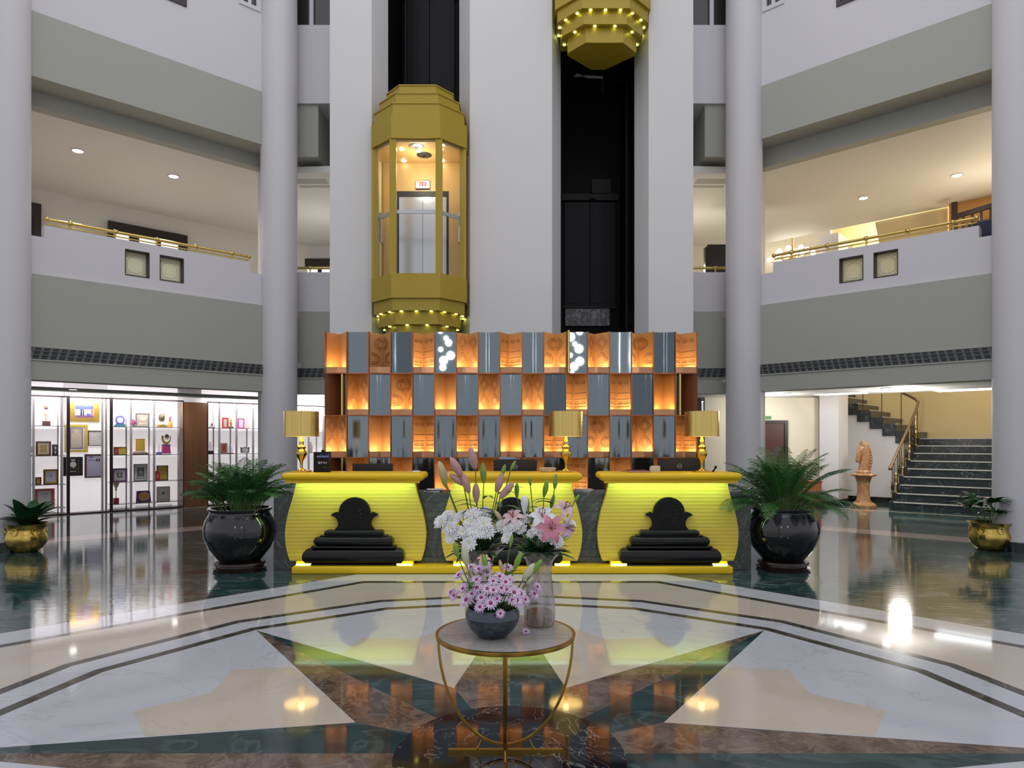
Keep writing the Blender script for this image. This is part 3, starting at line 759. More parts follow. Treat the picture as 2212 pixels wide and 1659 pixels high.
for (x, y) in ((ex-.28,ey-.12),(ex,ey-.05),(ex+.38,ey-.12),(ex-.32,ey+.36),(ex+.36,ey+.36),(ex+.42,ey-.28)):
    mb = MB(); mb.cyl((x,y,6.485), .035, .014, 14); mb.build('downlight', DOWN, ce)
mb = MB(); mb.box(ex-.46, ex+.46, yb-.035, yb-.005, 5.90, 6.0); mb.box(ex-.46, ex-.42, yb-.035, yb-.005, 4.324, 5.9); mb.box(ex+.42, ex+.46, yb-.035, yb-.005, 4.324, 5.9); dfm = mb.build('door_frame', BLACK, el)
mb = MB(); mb.box(ex-.42, ex-.003, yb-.028, yb-.01, 4.324, 5.9); mb.build('door_leaf', STEEL, el)
mb = MB(); mb.box(ex+.003, ex+.42, yb-.028, yb-.01, 4.324, 5.9); mb.build('door_leaf', STEEL, el)
mb = MB(); mb.bbox(ex-.13, ex+.13, yb-.07, yb-.035, 6.03, 6.19, .02); ds = mb.build('floor_display', STEEL, el, 40)
mb = MB(); mb.box(ex-.055, ex+.07, yb-.075, yb-.069, 6.07, 6.15); dd = mb.build('display_window', REDL, ds)
WGL = E('display_white', (1,.9,.9), 4)
mb = MB(); mb.xz([(ex-.035,6.09),(ex-.012,6.09),(ex-.0235,6.128)], yb-.079, yb-.076); mb.box(ex+.022,ex+.034,yb-.079,yb-.076,6.09,6.13); mb.build('display_sign', WGL, ds)
mb = MB(); hz = 5.36
g = octo(ex, ey, ins=.09)
mb.bar((g[5][0],g[5][1],hz),(g[0][0],g[0][1],hz),.025,.06); mb.bar((g[0][0],g[0][1],hz),(g[1][0],g[1][1],hz),.025,.06); mb.bar((g[1][0],g[1][1],hz),(g[2][0],g[2][1],hz),.025,.06)
for k in (0,1,2,5): mb.box(g[k][0]-.03,g[k][0]+.03,g[k][1]-.02,g[k][1]+.05,hz-.035,hz+.035)
mb.build('handrail', STEEL, el)
for s in (-1, 1):
    mb = MB(); mb.box(*sorted((ex+s*.70, ex+s*.66)), ey+.1, ey+.3, 5.0, 5.5); mb.build('button_panel', STEEL, el)
e2 = dup(el, (1.555, ey, 3.92+4.98), 'gold elevator car high up, only its stepped underside in view')
lamp('POINT', 'elevator_lamp', (ex, ey-.02, 6.2), 13, (1,.88,.64), .15)
lamp('POINT', 'elevator_lamp', (1.555, ey-.02, 11.2), 20, (1,.80,.48), .15)
# landing doors and steelwork in the shafts
PANELB = P('black_door', (.003,.004,.006), .4, 0, var=.3, stretch=(1,1,.15), spec=.2)
VEIN = marble('veined_black_marble', (.012,.014,.02), (.32,.33,.32), 3.5, .2, .05, .9, (.03,.032,.035), .8, 2.5)
STEELD = P('dark_steel', (.006,.006,.007), .45, 0, spec=.25)
YD = 14.045
def landing(x0, x1, z0, lab, xp):
    t = thing('landing_door', ((x0+x1)/2, YD, z0), lab, 'elevator door', 'landing doors in the shafts')
    w = x1-x0
    for k in range(2):
        a = x0 + k*w/2; mb = MB(); mb.box(a+.008, a+w/2-.008, YD, YD+.05, z0, z0+2.1); dl = mb.build('door_leaf', PANELB, t)
        mb = MB(); mb.box(a+.06, a+w/4, YD-.015, YD-.0005, z0+.05, z0+2.05); mb.box(a+w/4+.03, a+w/2-.06, YD-.012, YD-.0005, z0+.05, z0+2.05); mb.build('stiffener', PANELB, dl)
    mb = MB(); mb.box(x0-.05, x1+.05, YD-.04, YD-.005, z0+2.13, z0+2.26); mb.box(x0+.55, x1-.1, YD-.05, YD-.005, z0+2.27, z0+2.55); mb.box(x0+.5,x0+.62,YD-.09,YD-.04,z0+2.15,z0+2.22); mb.build('door_gear', STEELD, t)
    mb = MB(); mb.box(x0-.02, x1+.02, YD-.03, YD+.05, z0-.05, z0-.005); mb.build('sill', STEELD, t)
    mb = MB(); mb.box(x0+.02, x1-.12, YD-.012, YD+.05, z0-.40, z0-.055); mb.build('marble_apron', VEIN, t)
    return t
landing(px(1219,YD), px(1330,YD), 4.30, 'black two leaf landing door low in the empty elevator shaft', 0)
landing(-2.17, -1.15, 8.42, 'black landing door high above the gold elevator car', 0)
mb = MB(); xg = px(1357,13.2); mb.box(xg-.02,xg+.02,13.1,13.2,0,ZT); mb.box(xg-.05,xg+.05,13.2,13.22,0,ZT); solo('guide_rail', mb, STEELD, 'dark steel guide rail running up the empty elevator shaft', 'rail')
mb = MB(); xg = px(878,13.6); mb.box(xg-.012,xg+.012,13.5,13.6,0,ZT); solo('guide_rail', mb, STEELD, 'thin dark guide rail in the shaft above the gold elevator car', 'rail')
t = thing('shaft_bracket', (1.5, 13.4, 8.52), 'dark crossbeam with pale cables below the upper elevator car', 'beam')
mb = MB(); mb.box(.8975, 2.2025, 13.4, 13.46, 8.50, 8.55); mb.build('beam', STEELD, t)
PALE = P('pale_cable', (.45,.45,.4), .5)
for k in range(4):
    mb = MB(); mb.tube([(px(1238,13.4)+.02*k, 13.36, 8.58+.02*k), (px(1270,13.4), 13.36, 8.60-.015*k), (px(1302,13.4), 13.36, 8.58-.01*k)], .008, 5); mb.build('cable', PALE, t, 60)
mb = MB(); xg = px(1301,13.4); mb.box(xg-.035,xg+.03,13.34,13.39,8.28,8.49); mb.build('gold_bracket', BRASS, t)
# ================================================================ potted palms
POTB = P('black_glazed_pot', (.004,.004,.006), .10, var=.3, coat=.6)
POTF = P('dark_brown_stand', (.02,.008,.006), .3, var=.3)
SOIL = P('soil', (.03,.02,.013), .9, var=.5, scale=40, bump=.6)
LEAF = [P('palm_green_'+'abc'[k], c, .45, var=.25, scale=12) for k, c in enumerate(((.03,.135,.025),(.05,.19,.035),(.022,.095,.03)))]
STEMG = P('stem_green', (.10,.17,.05), .5, var=.2)
def frond(rs, base, az, lean, L, droop, wid, mat, parent, stem=.35, n=30):
    """arching stalk with paired narrow leaflets"""
    mb = MB(); pts = []; p = Vector(base); a = lean; st = L/14
    h = Vector((math.cos(az), math.sin(az), 0))
    for k in range(15):
        pts.append(p.copy()); p = p + (h*math.sin(a) + Vector((0,0,math.cos(a))))*st; a += droop/14*(.4+1.2*k/14)
    mb.tube(pts, [.006*(1-.8*i/14)+.0012 for i in range(15)], 5)
    sd = h.cross(Vector((0,0,1)))
    mb.mi = 1
    for k in range(n):
        u = stem + (1-stem)*k/(n-1); f = u*14; i = min(13, int(f)); q = pts[i].lerp(pts[i+1], f-i); t = (pts[i+1]-pts[i]).normalized()
        ll = wid*(math.sin(PI*min(1,.22+.75*(u-stem)/(1-stem)))**.7)*(.85+.3*rs.random())
        for s in (-1, 1):
            dr = (t*.62 + sd*s*.8 + Vector((0,0,.12))).normalized()
            e = q + dr*ll*.6; tip = q + dr*ll + Vector((0,0,-ll*.28))
            w = t*.0052*(1+ll); nn = dr.cross(t).normalized()*.004
            mb.add([q-w*.5, q+w*.5, e+w+nn, e-w+nn, tip], [(0,1,2,3),(3,2,4)])
    return mb.build('frond', [STEMG, mat], parent, 60, recalc=False)
def palm(loc, R0, H, label, seed, nf, Lr, spread, bias=0, zt=None):
    t = thing('potted_palm', loc, label, 'plant', 'palms in black pots'); c = Vector(loc)
    k = R0/.42
    mb = MB(); mb.lathe([(.30,0),(.315,.03),(.28,.05),(.275,.065),(.30,.075),(.29,.10),(.25,.11)], c, 40); mb.build('stand', POTF, t, 40)
    mb = MB(); mb.lathe([(.23*k,.11),(.27*k,.15),(.36*k,.27),(.41*k,.40),(.42*k,.50),(.40*k,.60),(.355*k,.68),(.34*k,.70),(.345*k,.715),(.372*k,.735),(.372*k,.75),(.34*k,.75),(.32*k,.72),(.32*k,.66)], c, 56, cap=False); mb.build('pot', POTB, t, 60)
    mb = MB(); mb.lathe([(.32*k,.66),(.2,.69),(.001,.70)], c, 24); mb.build('soil', SOIL, t, 60)
    rs = random.Random(seed)
    for i in range(nf):
        az = 2*PI*i/nf*2.618 + rs.uniform(-.3,.3); ring = (i % 4)/3
        r = .04 + .16*ring
        b = c + Vector((r*math.cos(az), r*math.sin(az), .67))
        L = Lr*(.75 + .35*rs.random()) * (1.1 if ring < .5 else .92)
        frond(rs, b, az, .06 + spread*ring + rs.uniform(0,.15), L, .75 + .7*ring + rs.uniform(0,.4), .15+.05*rs.random(), LEAF[i%3], t, .28)
    return t
palm((px(512,8.36), 8.36+.1, 0), .425, 0, 'potted palm in a black pot before the display cabinets', 5, 76, .66, .34)
p2 = palm((px(1698,8.42), 8.42+.1, 0), .425, 0, 'wider drooping palm in a black pot near the horse head statue', 9, 80, .80, .80)
# ================================================================ brass pots
GL = [P('glossy_leaf_'+'ab'[k], c, .3, var=.25, scale=14, coat=.2) for k, c in enumerate(((.018,.085,.022),(.03,.12,.035)))]
def leaf(mb, base, az, elev, L, W, curl, tip=1.0):
    """broad folded leaf on a short stalk"""
    h = Vector((math.cos(az), math.sin(az), 0)); s = h.cross(Vector((0,0,1))); p = Vector(base); a = elev; n = 7; rows = []
    for k in range(n+1):
        u = k/n; w = W*math.sin(PI*min(1, u**.75*.97+.03))**.8*tip
        if k == n: w = .001
        up = (h*-math.sin(a) + Vector((0,0,math.cos(a))))
        rows.append([p - s*w + up*w*.25, p.copy(), p + s*w + up*w*.25])
        p = p + (h*math.cos(a) + Vector((0,0,math.sin(a))))*L/n; a -= curl/n
    mb.loft(rows, False, False)
def brass_pot(loc, label, seed, style, away):
    t = thing('brass_planter', loc, label, 'planter'); c = Vector(loc)
    wob = lambda a, z: 1 + .035*abs(math.sin(5*a))**.6 * (1 if z < .24 else .3)
    k = 1.0
    mb = MB(); mb.lathe([(.13,0),(.15,.012),(.20,.06),(.245,.13),(.258,.20),(.245,.26),(.228,.31),(.232,.34),(.262,.385),(.275,.40),(.268,.402),(.222,.34),(.222,.33)], c, 60, cap=False, wob=wob)
    pot = mb.build('pot', OLDBRASS, t, 60)
    mb = MB()
    for j in range(6):
        a = 2*PI*j/6 - PI/2; q = c + Vector((.247*math.cos(a), .247*math.sin(a), .295)); tx = Vector((-math.sin(a), math.cos(a), 0))
        mb.tube([q + tx*.045*math.cos(2*PI*i/16) + Vector((0,0,.05*math.sin(2*PI*i/16))) for i in range(16)], .006, 5, True)
    mb.build('embossed_ring', OLDBRASS, pot, 60)
    mb = MB(); mb.lathe([(.225,.33),(.1,.35),(.001,.355)], c, 24); mb.build('soil', SOIL, t, 60)
    rs = random.Random(seed)
    if style == 'broad':
        for i in range(22):
            az = 2.4*i; e = 1.3 - .85*(i/22) + rs.uniform(-.1,.1); sh_ = 1 if math.cos(az-away) > -.55 else .55
            mb = MB(); b = c + Vector((.05*math.cos(az), .05*math.sin(az), .345+.06*rs.random()))
            leaf(mb, b, az, e, (.40+.10*rs.random())*sh_, .088+.02*rs.random(), .5+.4*rs.random()); mb.build('leaf', GL[i%2], t, 70, recalc=False)
    else:
        for i in range(10):
            az = 2.4*i; e = 1.45 - .65*i/10; b = c + Vector((.03*math.cos(az), .03*math.sin(az), .345)); L = (.30+.14*rs.random())*(1 if math.cos(az-away) > -.5 else .6); sh_ = 1 if math.cos(az-away) > -.5 else .7
            tip = b + Vector((math.cos(az)*math.cos(e), math.sin(az)*math.cos(e), math.sin(e)))*L
            mb = MB(); mb.tube([b, tip], .004, 5); mb.mi = 1
            for f in range(7):
                leaf(mb, tip, az + (f-3)*.55, .75-.16*abs(f-3), (.27-.015*abs(f-3))*sh_, .048, 1.0)
            mb.build('leaf', [STEMG, GL[i%2]], t, 70, recalc=False)
    return t
brass_pot((px(57,9.83), 9.83, 0), 'embossed brass planter with broad dark leaves in front of the display wall', 3, 'broad', -.3)
brass_pot((px(2137,10.0), 10.0, 0), 'embossed brass planter with fingered leaves in front of the stairs', 4, 'finger', PI+.3)
# ================================================================ table with flowers
TG = P('brushed_gold', (.42,.26,.055), .3, 1, var=.12, scale=8)
TOPM = marble('pale_grey_marble_top', (.36,.35,.335), (.22,.20,.18), 3, .10, .05, .5, (.45,.44,.43), .8, 1.4, (1,3,1))
tc = Vector((-.03, 3.46, .0045)); ZTB = .602
tb = thing('side_table', tc, 'round gold framed table with a marble top at the centre of the floor star', 'table')
mb = MB(); mb.lathe([(.325,ZTB-.018),(.345,ZTB-.018),(.3475,ZTB-.008),(.3475,ZTB+.002),(.338,ZTB+.004),(.333,ZTB+.001),(.333,ZTB-.018)], (tc.x,tc.y,0), 72, cap=False); mb.build('rim', TG, tb, 50)
mb = MB(); mb.cyl((tc.x,tc.y,ZTB-.016), .3325, .0165, 64); mb.build('tabletop', TOPM, tb, 50)
def arc(ax):
    pts = []
    for k in range(33):
        a = PI + PI*k/32; x = .335*math.cos(a); z = ZTB-.016 + (ZTB-.06)*math.sin(a)*1.0
        q = abs(math.cos(a)); 
        pts.append(tc + (Vector((x,0,z-.0045)) if ax else Vector((0,x,z-.0045))))
    return pts
for ax in (1, 0):
    mb = MB(); pts = arc(ax); q = .008; rings = []
    for i, p in enumerate(pts):
        t_ = (pts[min(i+1,32)] - pts[max(i-1,0)]).normalized(); s_ = Vector((0,1,0)) if ax else Vector((1,0,0)); n_ = t_.cross(s_)
        rings.append([p + s_*i_*.0085 + n_*j_*.0055 for i_, j_ in ((-1,-1),(1,-1),(1,1),(-1,1))])
    mb.loft(rings); mb.build('leg', TG, tb, 40)
zf = .022
for ax in (1, 0):
    mb = MB(); h = .285
    if ax: mb.box(tc.x-h, tc.x+h, tc.y-.009, tc.y+.009, .0045, zf)
    else: mb.box(tc.x-.009, tc.x+.009, tc.y-.285, tc.y-.0095, .0045, zf); mb.box(tc.x-.009, tc.x+.009, tc.y+.0095, tc.y+.285, .0045, zf)
    for s in (-1, 1):
        a = tc + (Vector((s*.12,0,.06)) if ax else Vector((0,s*.12,.06))); b = tc + (Vector((s*.145,0,.016)) if ax else Vector((0,s*.145,.016)))
        mb.tube([a, a.lerp(b,.5)+Vector((0,0,-.008)), b], .0045, 6)
    mb.build('foot_bar', TG, tb, 40)
ZT_ = ZTB + .0012
# blue bowl
BOWLM = marble('blue_grey_glaze', (.085,.11,.145), (.004,.01,.022), 11, .22, .2, 1, (.012,.02,.035), 1, .8, (1,1,2.2))
BOWLR = P('blue_grey_glaze_rim', (.065,.085,.11), .3, var=.12, scale=20)
bc = Vector((-.093, 3.39, ZT_))
bw = thing('flower_bowl', bc, 'squat blue and grey glazed bowl in front of the two glass vases', 'bowl')
mb = MB(); mb.lathe([(.062,0),(.07,.004),(.10,.03),(.122,.062),(.132,.098)], bc, 48, cap=False); mb.lathe([(.001,.0005),(.062,.0005)], bc, 48, cap=False); mb.build('bowl_body', BOWLM, bw, 60)
mb = MB(); mb.lathe([(.132,.098),(.131,.115),(.122,.138),(.119,.143),(.115,.140),(.122,.112),(.12,.10)], bc, 48, cap=False); mb.build('bowl_rim', BOWLR, bw, 60)
mb = MB(); mb.lathe([(.121,.108),(.06,.118),(.001,.12)], bc, 30); mb.build('floral_foam', P('floral_foam', (.012,.03,.012), .8, var=.5, scale=30), bw, 60)
# glass vases
VG = glass('vase_glass', (.86,.84,.83), .2, .05)
def milky(m, f, col):
    nt = m.node_tree; N, L = nt.nodes.new, nt.links.new; o = [n for n in nt.nodes if n.type == 'OUTPUT_MATERIAL'][0]; src = o.inputs[0].links[0].from_socket
    d = N('ShaderNodeBsdfDiffuse'); d.inputs[0].default_value = col + (1,); mx = N('ShaderNodeMixShader')
    tc_ = N('ShaderNodeTexCoord'); mp = N('ShaderNodeMapping'); mp.inputs['Scale'].default_value = (1,1,.12); no = N('ShaderNodeTexNoise'); no.inputs['Scale'].default_value = 45; L(tc_.outputs['Object'], mp.inputs[0]); L(mp.outputs[0], no.inputs['Vector'])
    r = N('ShaderNodeMapRange'); r.inputs['From Min'].default_value = .35; r.inputs['From Max'].default_value = .7; r.inputs['To Min'].default_value = f*.3; r.inputs['To Max'].default_value = f*1.9; L(no.outputs['Fac'], r.inputs['Value']); L(r.outputs[0], mx.inputs[0])
    L(src, mx.inputs[1]); L(d.outputs[0], mx.inputs[2]); L(mx.outputs[0], o.inputs[0])
milky(VG, .26, (.62,.58,.58))
WATER = glass('amber_water', (.50,.36,.06), .05)
def vase(c, label, foot=1):
    v = thing('glass_vase', c, label, 'vase', 'flared glass vases'); c = Vector(c)
    wob = lambda a, z: 1 + .045*abs(math.cos(4*a)) * (1 if z < .30 else 1.2)
    prof = [(.062,0),(.074,.012),(.077,.05),(.076,.11),(.068,.19),(.060,.26),(.060,.30),(.068,.335),(.095,.365),(.128,.395)]
    mb = MB(); mb.lathe(prof, c, 48, cap=False, wob=wob); mb.lathe([(.001,.004),(.05,.004),(.062,.0)], c, 48, cap=False, wob=wob); mb.build('glass_body', VG, v, 60, recalc=False)
    mb = MB(); mb.lathe([(.056,.012),(.066,.02),(.066,.075),(.001,.076)], c, 32); mb.build('water', WATER, v, 60)
    return v
v1 = Vector((.145, 3.60, ZT_)); v2 = Vector((-.165, 3.66, ZT_))
vase(v1, 'tall flared glass vase standing beside the blue bowl, amber water inside'); vase(v2, 'tall flared glass vase mostly hidden behind the blue bowl')
# flowers
LAV = P('lavender_petal', (.60,.40,.66), .6, var=.18, scale=60); LAVP = P('pale_lavender_petal', (.70,.56,.72), .6, var=.15, scale=60); MAG = P('magenta_heart', (.30,.02,.13), .6, var=.3)
WPET = P('white_petal', (.78,.79,.80), .6, var=.06, scale=50); YELC = P('yellow_green_heart', (.62,.60,.20), .6)
PINK = P('pink_petal', (.62,.24,.32), .5, var=.3, scale=25); PINKL = P('pale_pink_petal', (.72,.50,.54), .5, var=.2, scale=25); BUDP = P('dusky_pink_bud', (.50,.29,.26), .5, var=.28, scale=14); BUDG = P('green_bud', (.20,.34,.05), .45, var=.35, scale=14); BUDC = P('cream_bud', (.56,.58,.40), .5, var=.2, scale=16)
GRN = P('bouquet_green', (.04,.14,.02), .45, var=.35, scale=18); GRND = P('dark_bouquet_green', (.014,.045,.012), .5, var=.4, scale=18)
STAMEN = P('stamen_brown', (.25,.09,.03), .6)
def mumhead(mb, c, nrm, r, rs, layers=3, pn=15, mats=(0,0,0), heart=.26, hm=1):
    nrm = Vector(nrm).normalized(); x = nrm.cross(Vector((.13,.2,1))).normalized(); y = nrm.cross(x); c = Vector(c)
    for l in range(layers):
        lr = r*(1-.22*l); lift = (.10+.28*l)
        mb.mi = mats[l]
        for k in range(pn-2*l):
            a = 2*PI*(k+.5*l)/(pn-2*l) + rs.uniform(-.08,.08); d = x*math.cos(a)+y*math.sin(a); s = nrm.cross(d)
            q = lr*(.9+.2*rs.random()); w = q*.15
            p0 = c + d*q*.12; p1 = c + d*q*.55 + nrm*q*lift*.75; p2 = c + d*q + nrm*q*lift*(.75+.3*rs.random())
            mb.add([p0-s*w*.4, p0+s*w*.4, p1+s*w, p1-s*w, p2+s*w*.75, p2-s*w*.75, p2+d*w*.8], [(0,1,2,3),(3,2,4,5),(5,4,6)])
    mb.mi = hm; h = c + nrm*r*.16
    rings = []
    for i in range(4):
        q = r*heart*math.cos(i*.45); rings.append([h + nrm*r*heart*.5*math.sin(i*.5) + (x*math.cos(2*PI*j/8)+y*math.sin(2*PI*j/8))*q for j in range(8)])
    mb.loft(rings)
def stem(mb, a, b, r=.0022, sag=.02):
    a, b = Vector(a), Vector(b); m = a.lerp(b,.5) + Vector((0,0,sag)); mb.tube([a, a.lerp(m,.6), m.lerp(b,.4), b], r, 5)
def lance(mb, base, d, L, W, curl=.5):
    d = Vector(d).normalized(); leaf(mb, base, math.atan2(d.y, d.x), math.asin(max(-1,min(1,d.z))), L, W, curl)
rf = random.Random(21)
def mum(at_, root, r, nrm, kind, label, grp):
    t = thing('chrysanthemum', at_, label, 'flower', grp)
    mb = MB()
    if kind == 'w': mumhead(mb, at_, nrm, r, rf, 4, 18, (0,0,0,0), .2); mb.build('flower_head', [WPET, YELC], t, 60, recalc=False)
    else: mumhead(mb, at_, nrm, r, rf, 2, 14, (0,1), .30, 2); mb.build('flower_head', [LAV, LAVP, MAG] if kind == 'l' else [LAVP, LAVP, MAG], t, 60, recalc=False)
    mb = MB(); stem(mb, root, Vector(at_)-Vector(nrm).normalized()*.004); mb.build('stem', STEMG, t, 60)
    return t
def bud(p, d, L, root, mats, label, grp, leaves=1, cat='flower bud', W=.19):
    L *= 1.12
    t = thing('lily_bud', p, label, cat, grp); d = Vector(d).normalized(); p = Vector(p)
    q = d.to_track_quat('Z','Y').to_matrix().to_4x4()
    mb = MB(Matrix.Translation(p) @ q); w = L*W
    rings = []
    for i in range(9):
        u = i/8; r = w*(.25+.75*math.sin(PI*min(1,u*.9+.06)))*(1 if u < .95 else .4)
        rings.append([(r*(1+.12*math.cos(3*2*PI*j/12))*math.cos(2*PI*j/12), r*(1+.12*math.cos(3*2*PI*j/12))*math.sin(2*PI*j/12), u*L) for j in range(12)])
    mb.loft(rings); mb.build('bud', mats, t, 70)
    mb = MB(); stem(mb, root, p, .0028, 0); mb.build('stem', STEMG, t, 60)
    for k in range(leaves):
        mb = MB(); b = Vector(root).lerp(p, .55+.22*k); a = rf.uniform(0,6.28)
        lance(mb, b, (math.cos(a), math.sin(a), .5), .10+.05*rf.random(), .013+.005*rf.random(), .9); mb.build('leaf', GRN, t, 70, recalc=False)
    return t
def lily(p, d, r, mats, label):
    t = thing('lily', p, label, 'flower'); d = Vector(d).normalized(); x = d.cross(Vector((.1,.3,1))).normalized(); y = d.cross(x); p = Vector(p)
    mb = MB()
    for k in range(6):
        a = PI*k/3; o = x*math.cos(a)+y*math.sin(a); s = d.cross(o); rows = []
        for i in range(7):
            u = i/6; w = r*.24*math.sin(PI*min(.99,u*.86+.1)); c = p + o*r*(u*.95) + d*r*(.55*u-.75*u*u*u*.9)
            if i == 6: w = .001
            rows.append([c - s*w + d*w*.15, c - d*.002, c + s*w + d*w*.15])
        mb.mi = 0
        vs = [v for row in rows for v in row]; fs = []
        b0 = len(mb.v); mb.loft(rows, False, False)
    mb.build('petals', mats, t, 70, recalc=False)
    mb = MB()
    for k in range(6):
        a = PI*k/3+.5; o = x*math.cos(a)+y*math.sin(a); e = p + d*r*.62 + o*r*.2; mb.tube([p, e], .0013, 4); mb.ball(e, .004, .004, 6, 4)
    mb.build('stamens', STAMEN, t, 60)
    return t
def A(x, y, d): return at(x, y, d)
G_L, G_W1, G_W2 = 'lavender chrysanthemums in the blue bowl', 'white chrysanthemums over the hidden vase', 'white chrysanthemums in the vase with amber water'
root = bc + Vector((0,0,.10))
LV = [(975,1280,3.40,11),(982,1287,3.37,11),(1001,1272,3.36,11),(1008,1296,3.32,13),(1030,1253,3.34,11),(1031,1270,3.31,12),(1018,1226,3.40,10),(1035,1230,3.37,11),(1049,1222,3.36,11),(1053,1238,3.36,10),(1040,1291,3.28,11),(1060,1303,3.25,12),(1053,1272,3.29,11),(1073,1293,3.27,10),(1079,1246,3.33,11),(1092,1258,3.31,11),(1100,1252,3.33,9),(1095,1275,3.29,11),(1110,1280,3.28,12),(1116,1297,3.27,12),(1106,1297,3.26,10),(1125,1283,3.31,10),(1134,1295,3.31,10),(1097,1226,3.38,10),(1065,1256,3.31,10),(1066,1275,3.28,10),(1037,1311,3.24,10),(992,1243,3.42,12),(1153,1283,3.34,11),(1160,1268,3.36,10),(1083,1271,3.29,10),(1020,1283,3.30,10)]
for i, (x, y, d, r) in enumerate(LV):
    p = A(x, y, d); n = (p - root); n = n.normalized() + Vector((0,-.55,.15))
    mum(p, root + (p-root)*.25*Vector((1,1,.3)) if 0 else root + Vector(((p.x-root.x)*.25, (p.y-root.y)*.25, -.01)), r*p.y/F*1.22, n, 'l' if i % 3 else 'p', 'lavender chrysanthemum with a magenta heart in the blue bowl', G_L)
pf = Vector((px(1082,3.24), 3.255, ZT_+.115)); pf = A(1081,1325,3.245)
t = mum(pf, root + Vector((.02,-.08,.02)), .022, (0,-1,.3), 'l', 'lavender chrysanthemum drooping over the rim of the blue bowl', None)
pf = Vector((px(1136,3.43), 3.43, ZT_+.012))
t = thing('fallen_flower', pf, 'fallen lavender chrysanthemum lying on the marble tabletop', 'flower'); mb = MB(); mumhead(mb, pf+Vector((0,0,-.002)), (.1,-.5,.9), .022, rf, 2, 14, (0,1), .3, 2); mb.build('flower_head', [LAV, LAVP, MAG], t, 60, recalc=False)
r2 = v2 + Vector((0,0,.36)); r1 = v1 + Vector((0,0,.36))
W1 = [(952,1127,3.58,15),(966,1116,3.62,15),(972,1140,3.56,16),(986,1120,3.6,14),(998,1113,3.64,13),(975,1160,3.54,14),(1001,1150,3.54,15),(1022,1112,3.58,17),(1046,1108,3.62,16),(1018,1130,3.55,15),(1044,1133,3.54,18),(1026,1147,3.52,16),(1052,1148,3.53,16),(1013,1175,3.48,15),(1035,1152,3.51,13),(990,1148,3.55,12)]
for (x, y, d, r) in W1:
    p = A(x, y, d); n = (p - r2).normalized() + Vector((0,-.7,.25)); mum(p, r2 + Vector(((p.x-r2.x)*.2,(p.y-r2.y)*.2,-.03)), r*p.y/F*1.1, n, 'w', 'white chrysanthemum crowded over the hidden vase', G_W1)
W2 = [(1082,1135,3.56,14),(1098,1142,3.53,15),(1113,1134,3.52,14),(1135,1122,3.55,13),(1125,1142,3.52,13),(1095,1162,3.5,12),(1164,1143,3.48,16),(1178,1157,3.46,14),(1195,1163,3.47,14),(1204,1170,3.48,13),(1148,1152,3.5,10),(1236,1130,3.56,8)]
for (x, y, d, r) in W2:
    p = A(x, y, d); n = (p - r1).normalized() + Vector((0,-.7,.25)); mum(p, r1 + Vector(((p.x-r1.x)*.2,(p.y-r1.y)*.2,-.03)), r*p.y/F*1.1, n, 'w', 'white chrysanthemum in the vase with amber water', G_W2)
BP = 'dusky pink lily buds over the hidden vase'; BG = 'green lily buds over the two vases'
PB = [((1027,1014),(1017,972),1),((998,1030),(976,993),1),((1013,1065),(1002,1028),1),((1029,1085),(1028,1048),1),((1072,1063),(1084,1026),1),((1080,1076),(1106,1046),1),((963,1042),(950,1002),2),((1002,1048),(975,1026),1),((1084,1125),(1070,1105),3),((1158,1142),(1150,1118),3)]
for k, (a, b, kd) in enumerate(PB):
    dd = 3.62 - .02*(k % 3); p = A(*a, dd); e = A(*b, dd); rt = r2 if k < 9 else r1
    lab = {1:'dusky pink lily bud above the white chrysanthemums of the hidden vase', 2:'pale peach lily bud standing tallest at the outer edge of the hidden vase', 3:('peach lily bud just below the curled pink lily','peach lily bud low beside the open white lily')[k == 9]}[kd]
    bud(p, e-p, (e-p).length*1.02, rt + Vector(((p.x-rt.x)*.2,0,0)), BUDP if kd == 1 else P('peach_bud_%d' % k, (.58,.44,.25), .5, var=.25, scale=14), lab, BP if kd == 1 else None, 1)
GB = [((1045,1043),(1043,1006),0),((1083,1030),(1090,1007),0),((1103,1016),(1112,998),0),((1117,1075),(1117,1047),0),((1146,1050),(1144,1032),0),((1198,1056),(1201,1028),0),((1175,1073),(1181,1042),0),((1190,1097),(1196,1072),0),((1141,1098),(1139,1077),0),((1240,1085),(1250,1070),0),((966,1055),(955,1032),0)]
for k, (a, b, kd) in enumerate(GB):
    dd = 3.64 - .03*(k % 3); p = A(*a, dd); e = A(*b, dd); rt = r2 if k in (0,1,2,10) else r1
    bud(p, e-p, (e-p).length*1.05, rt + Vector(((p.x-rt.x)*.25,0,0)), BUDG, 'slim green lily bud rising above the two glass vases', BG, 2 if k not in (9,) else 0, W=.16)
BB = [((1052,1235),(1045,1203),'g'),((1102,1180),(1106,1158),'g'),((1111,1230),(1124,1198),'g'),((1130,1252),(1151,1222),'c'),((1148,1240),(1167,1213),'g'),((1138,1262),(1150,1248),'c'),((1008,1222),(1002,1186),'c'),((990,1205),(982,1176),'g'),((1085,1235),(1080,1213),'p')]
for k, (a, b, kd) in enumerate(BB):
    dd = 3.36; p = A(*a, dd); e = A(*b, dd)
    m_ = {'g':BUDG,'c':BUDC,'p':P('peach_bud_low', (.58,.42,.20), .5)}[kd]
    lab = {'g':'slim green lily bud rising from the blue bowl','c':'plump cream lily bud rising from the blue bowl','p':'peach lily bud among the lavender chrysanthemums'}[kd]
    bud(p, e-p, (e-p).length*1.05, root + Vector(((p.x-root.x)*.3,(p.y-root.y)*.3,0)), m_, lab, {'g':'green lily buds in the blue bowl','c':'cream lily buds in the blue bowl','p':None}[kd], 1, W=.2 if kd == 'c' else .165)
lily(A(1190,1142,3.44), (.1,-1,.35), .085, [PINK], 'open pink lily in front of the open white lily')
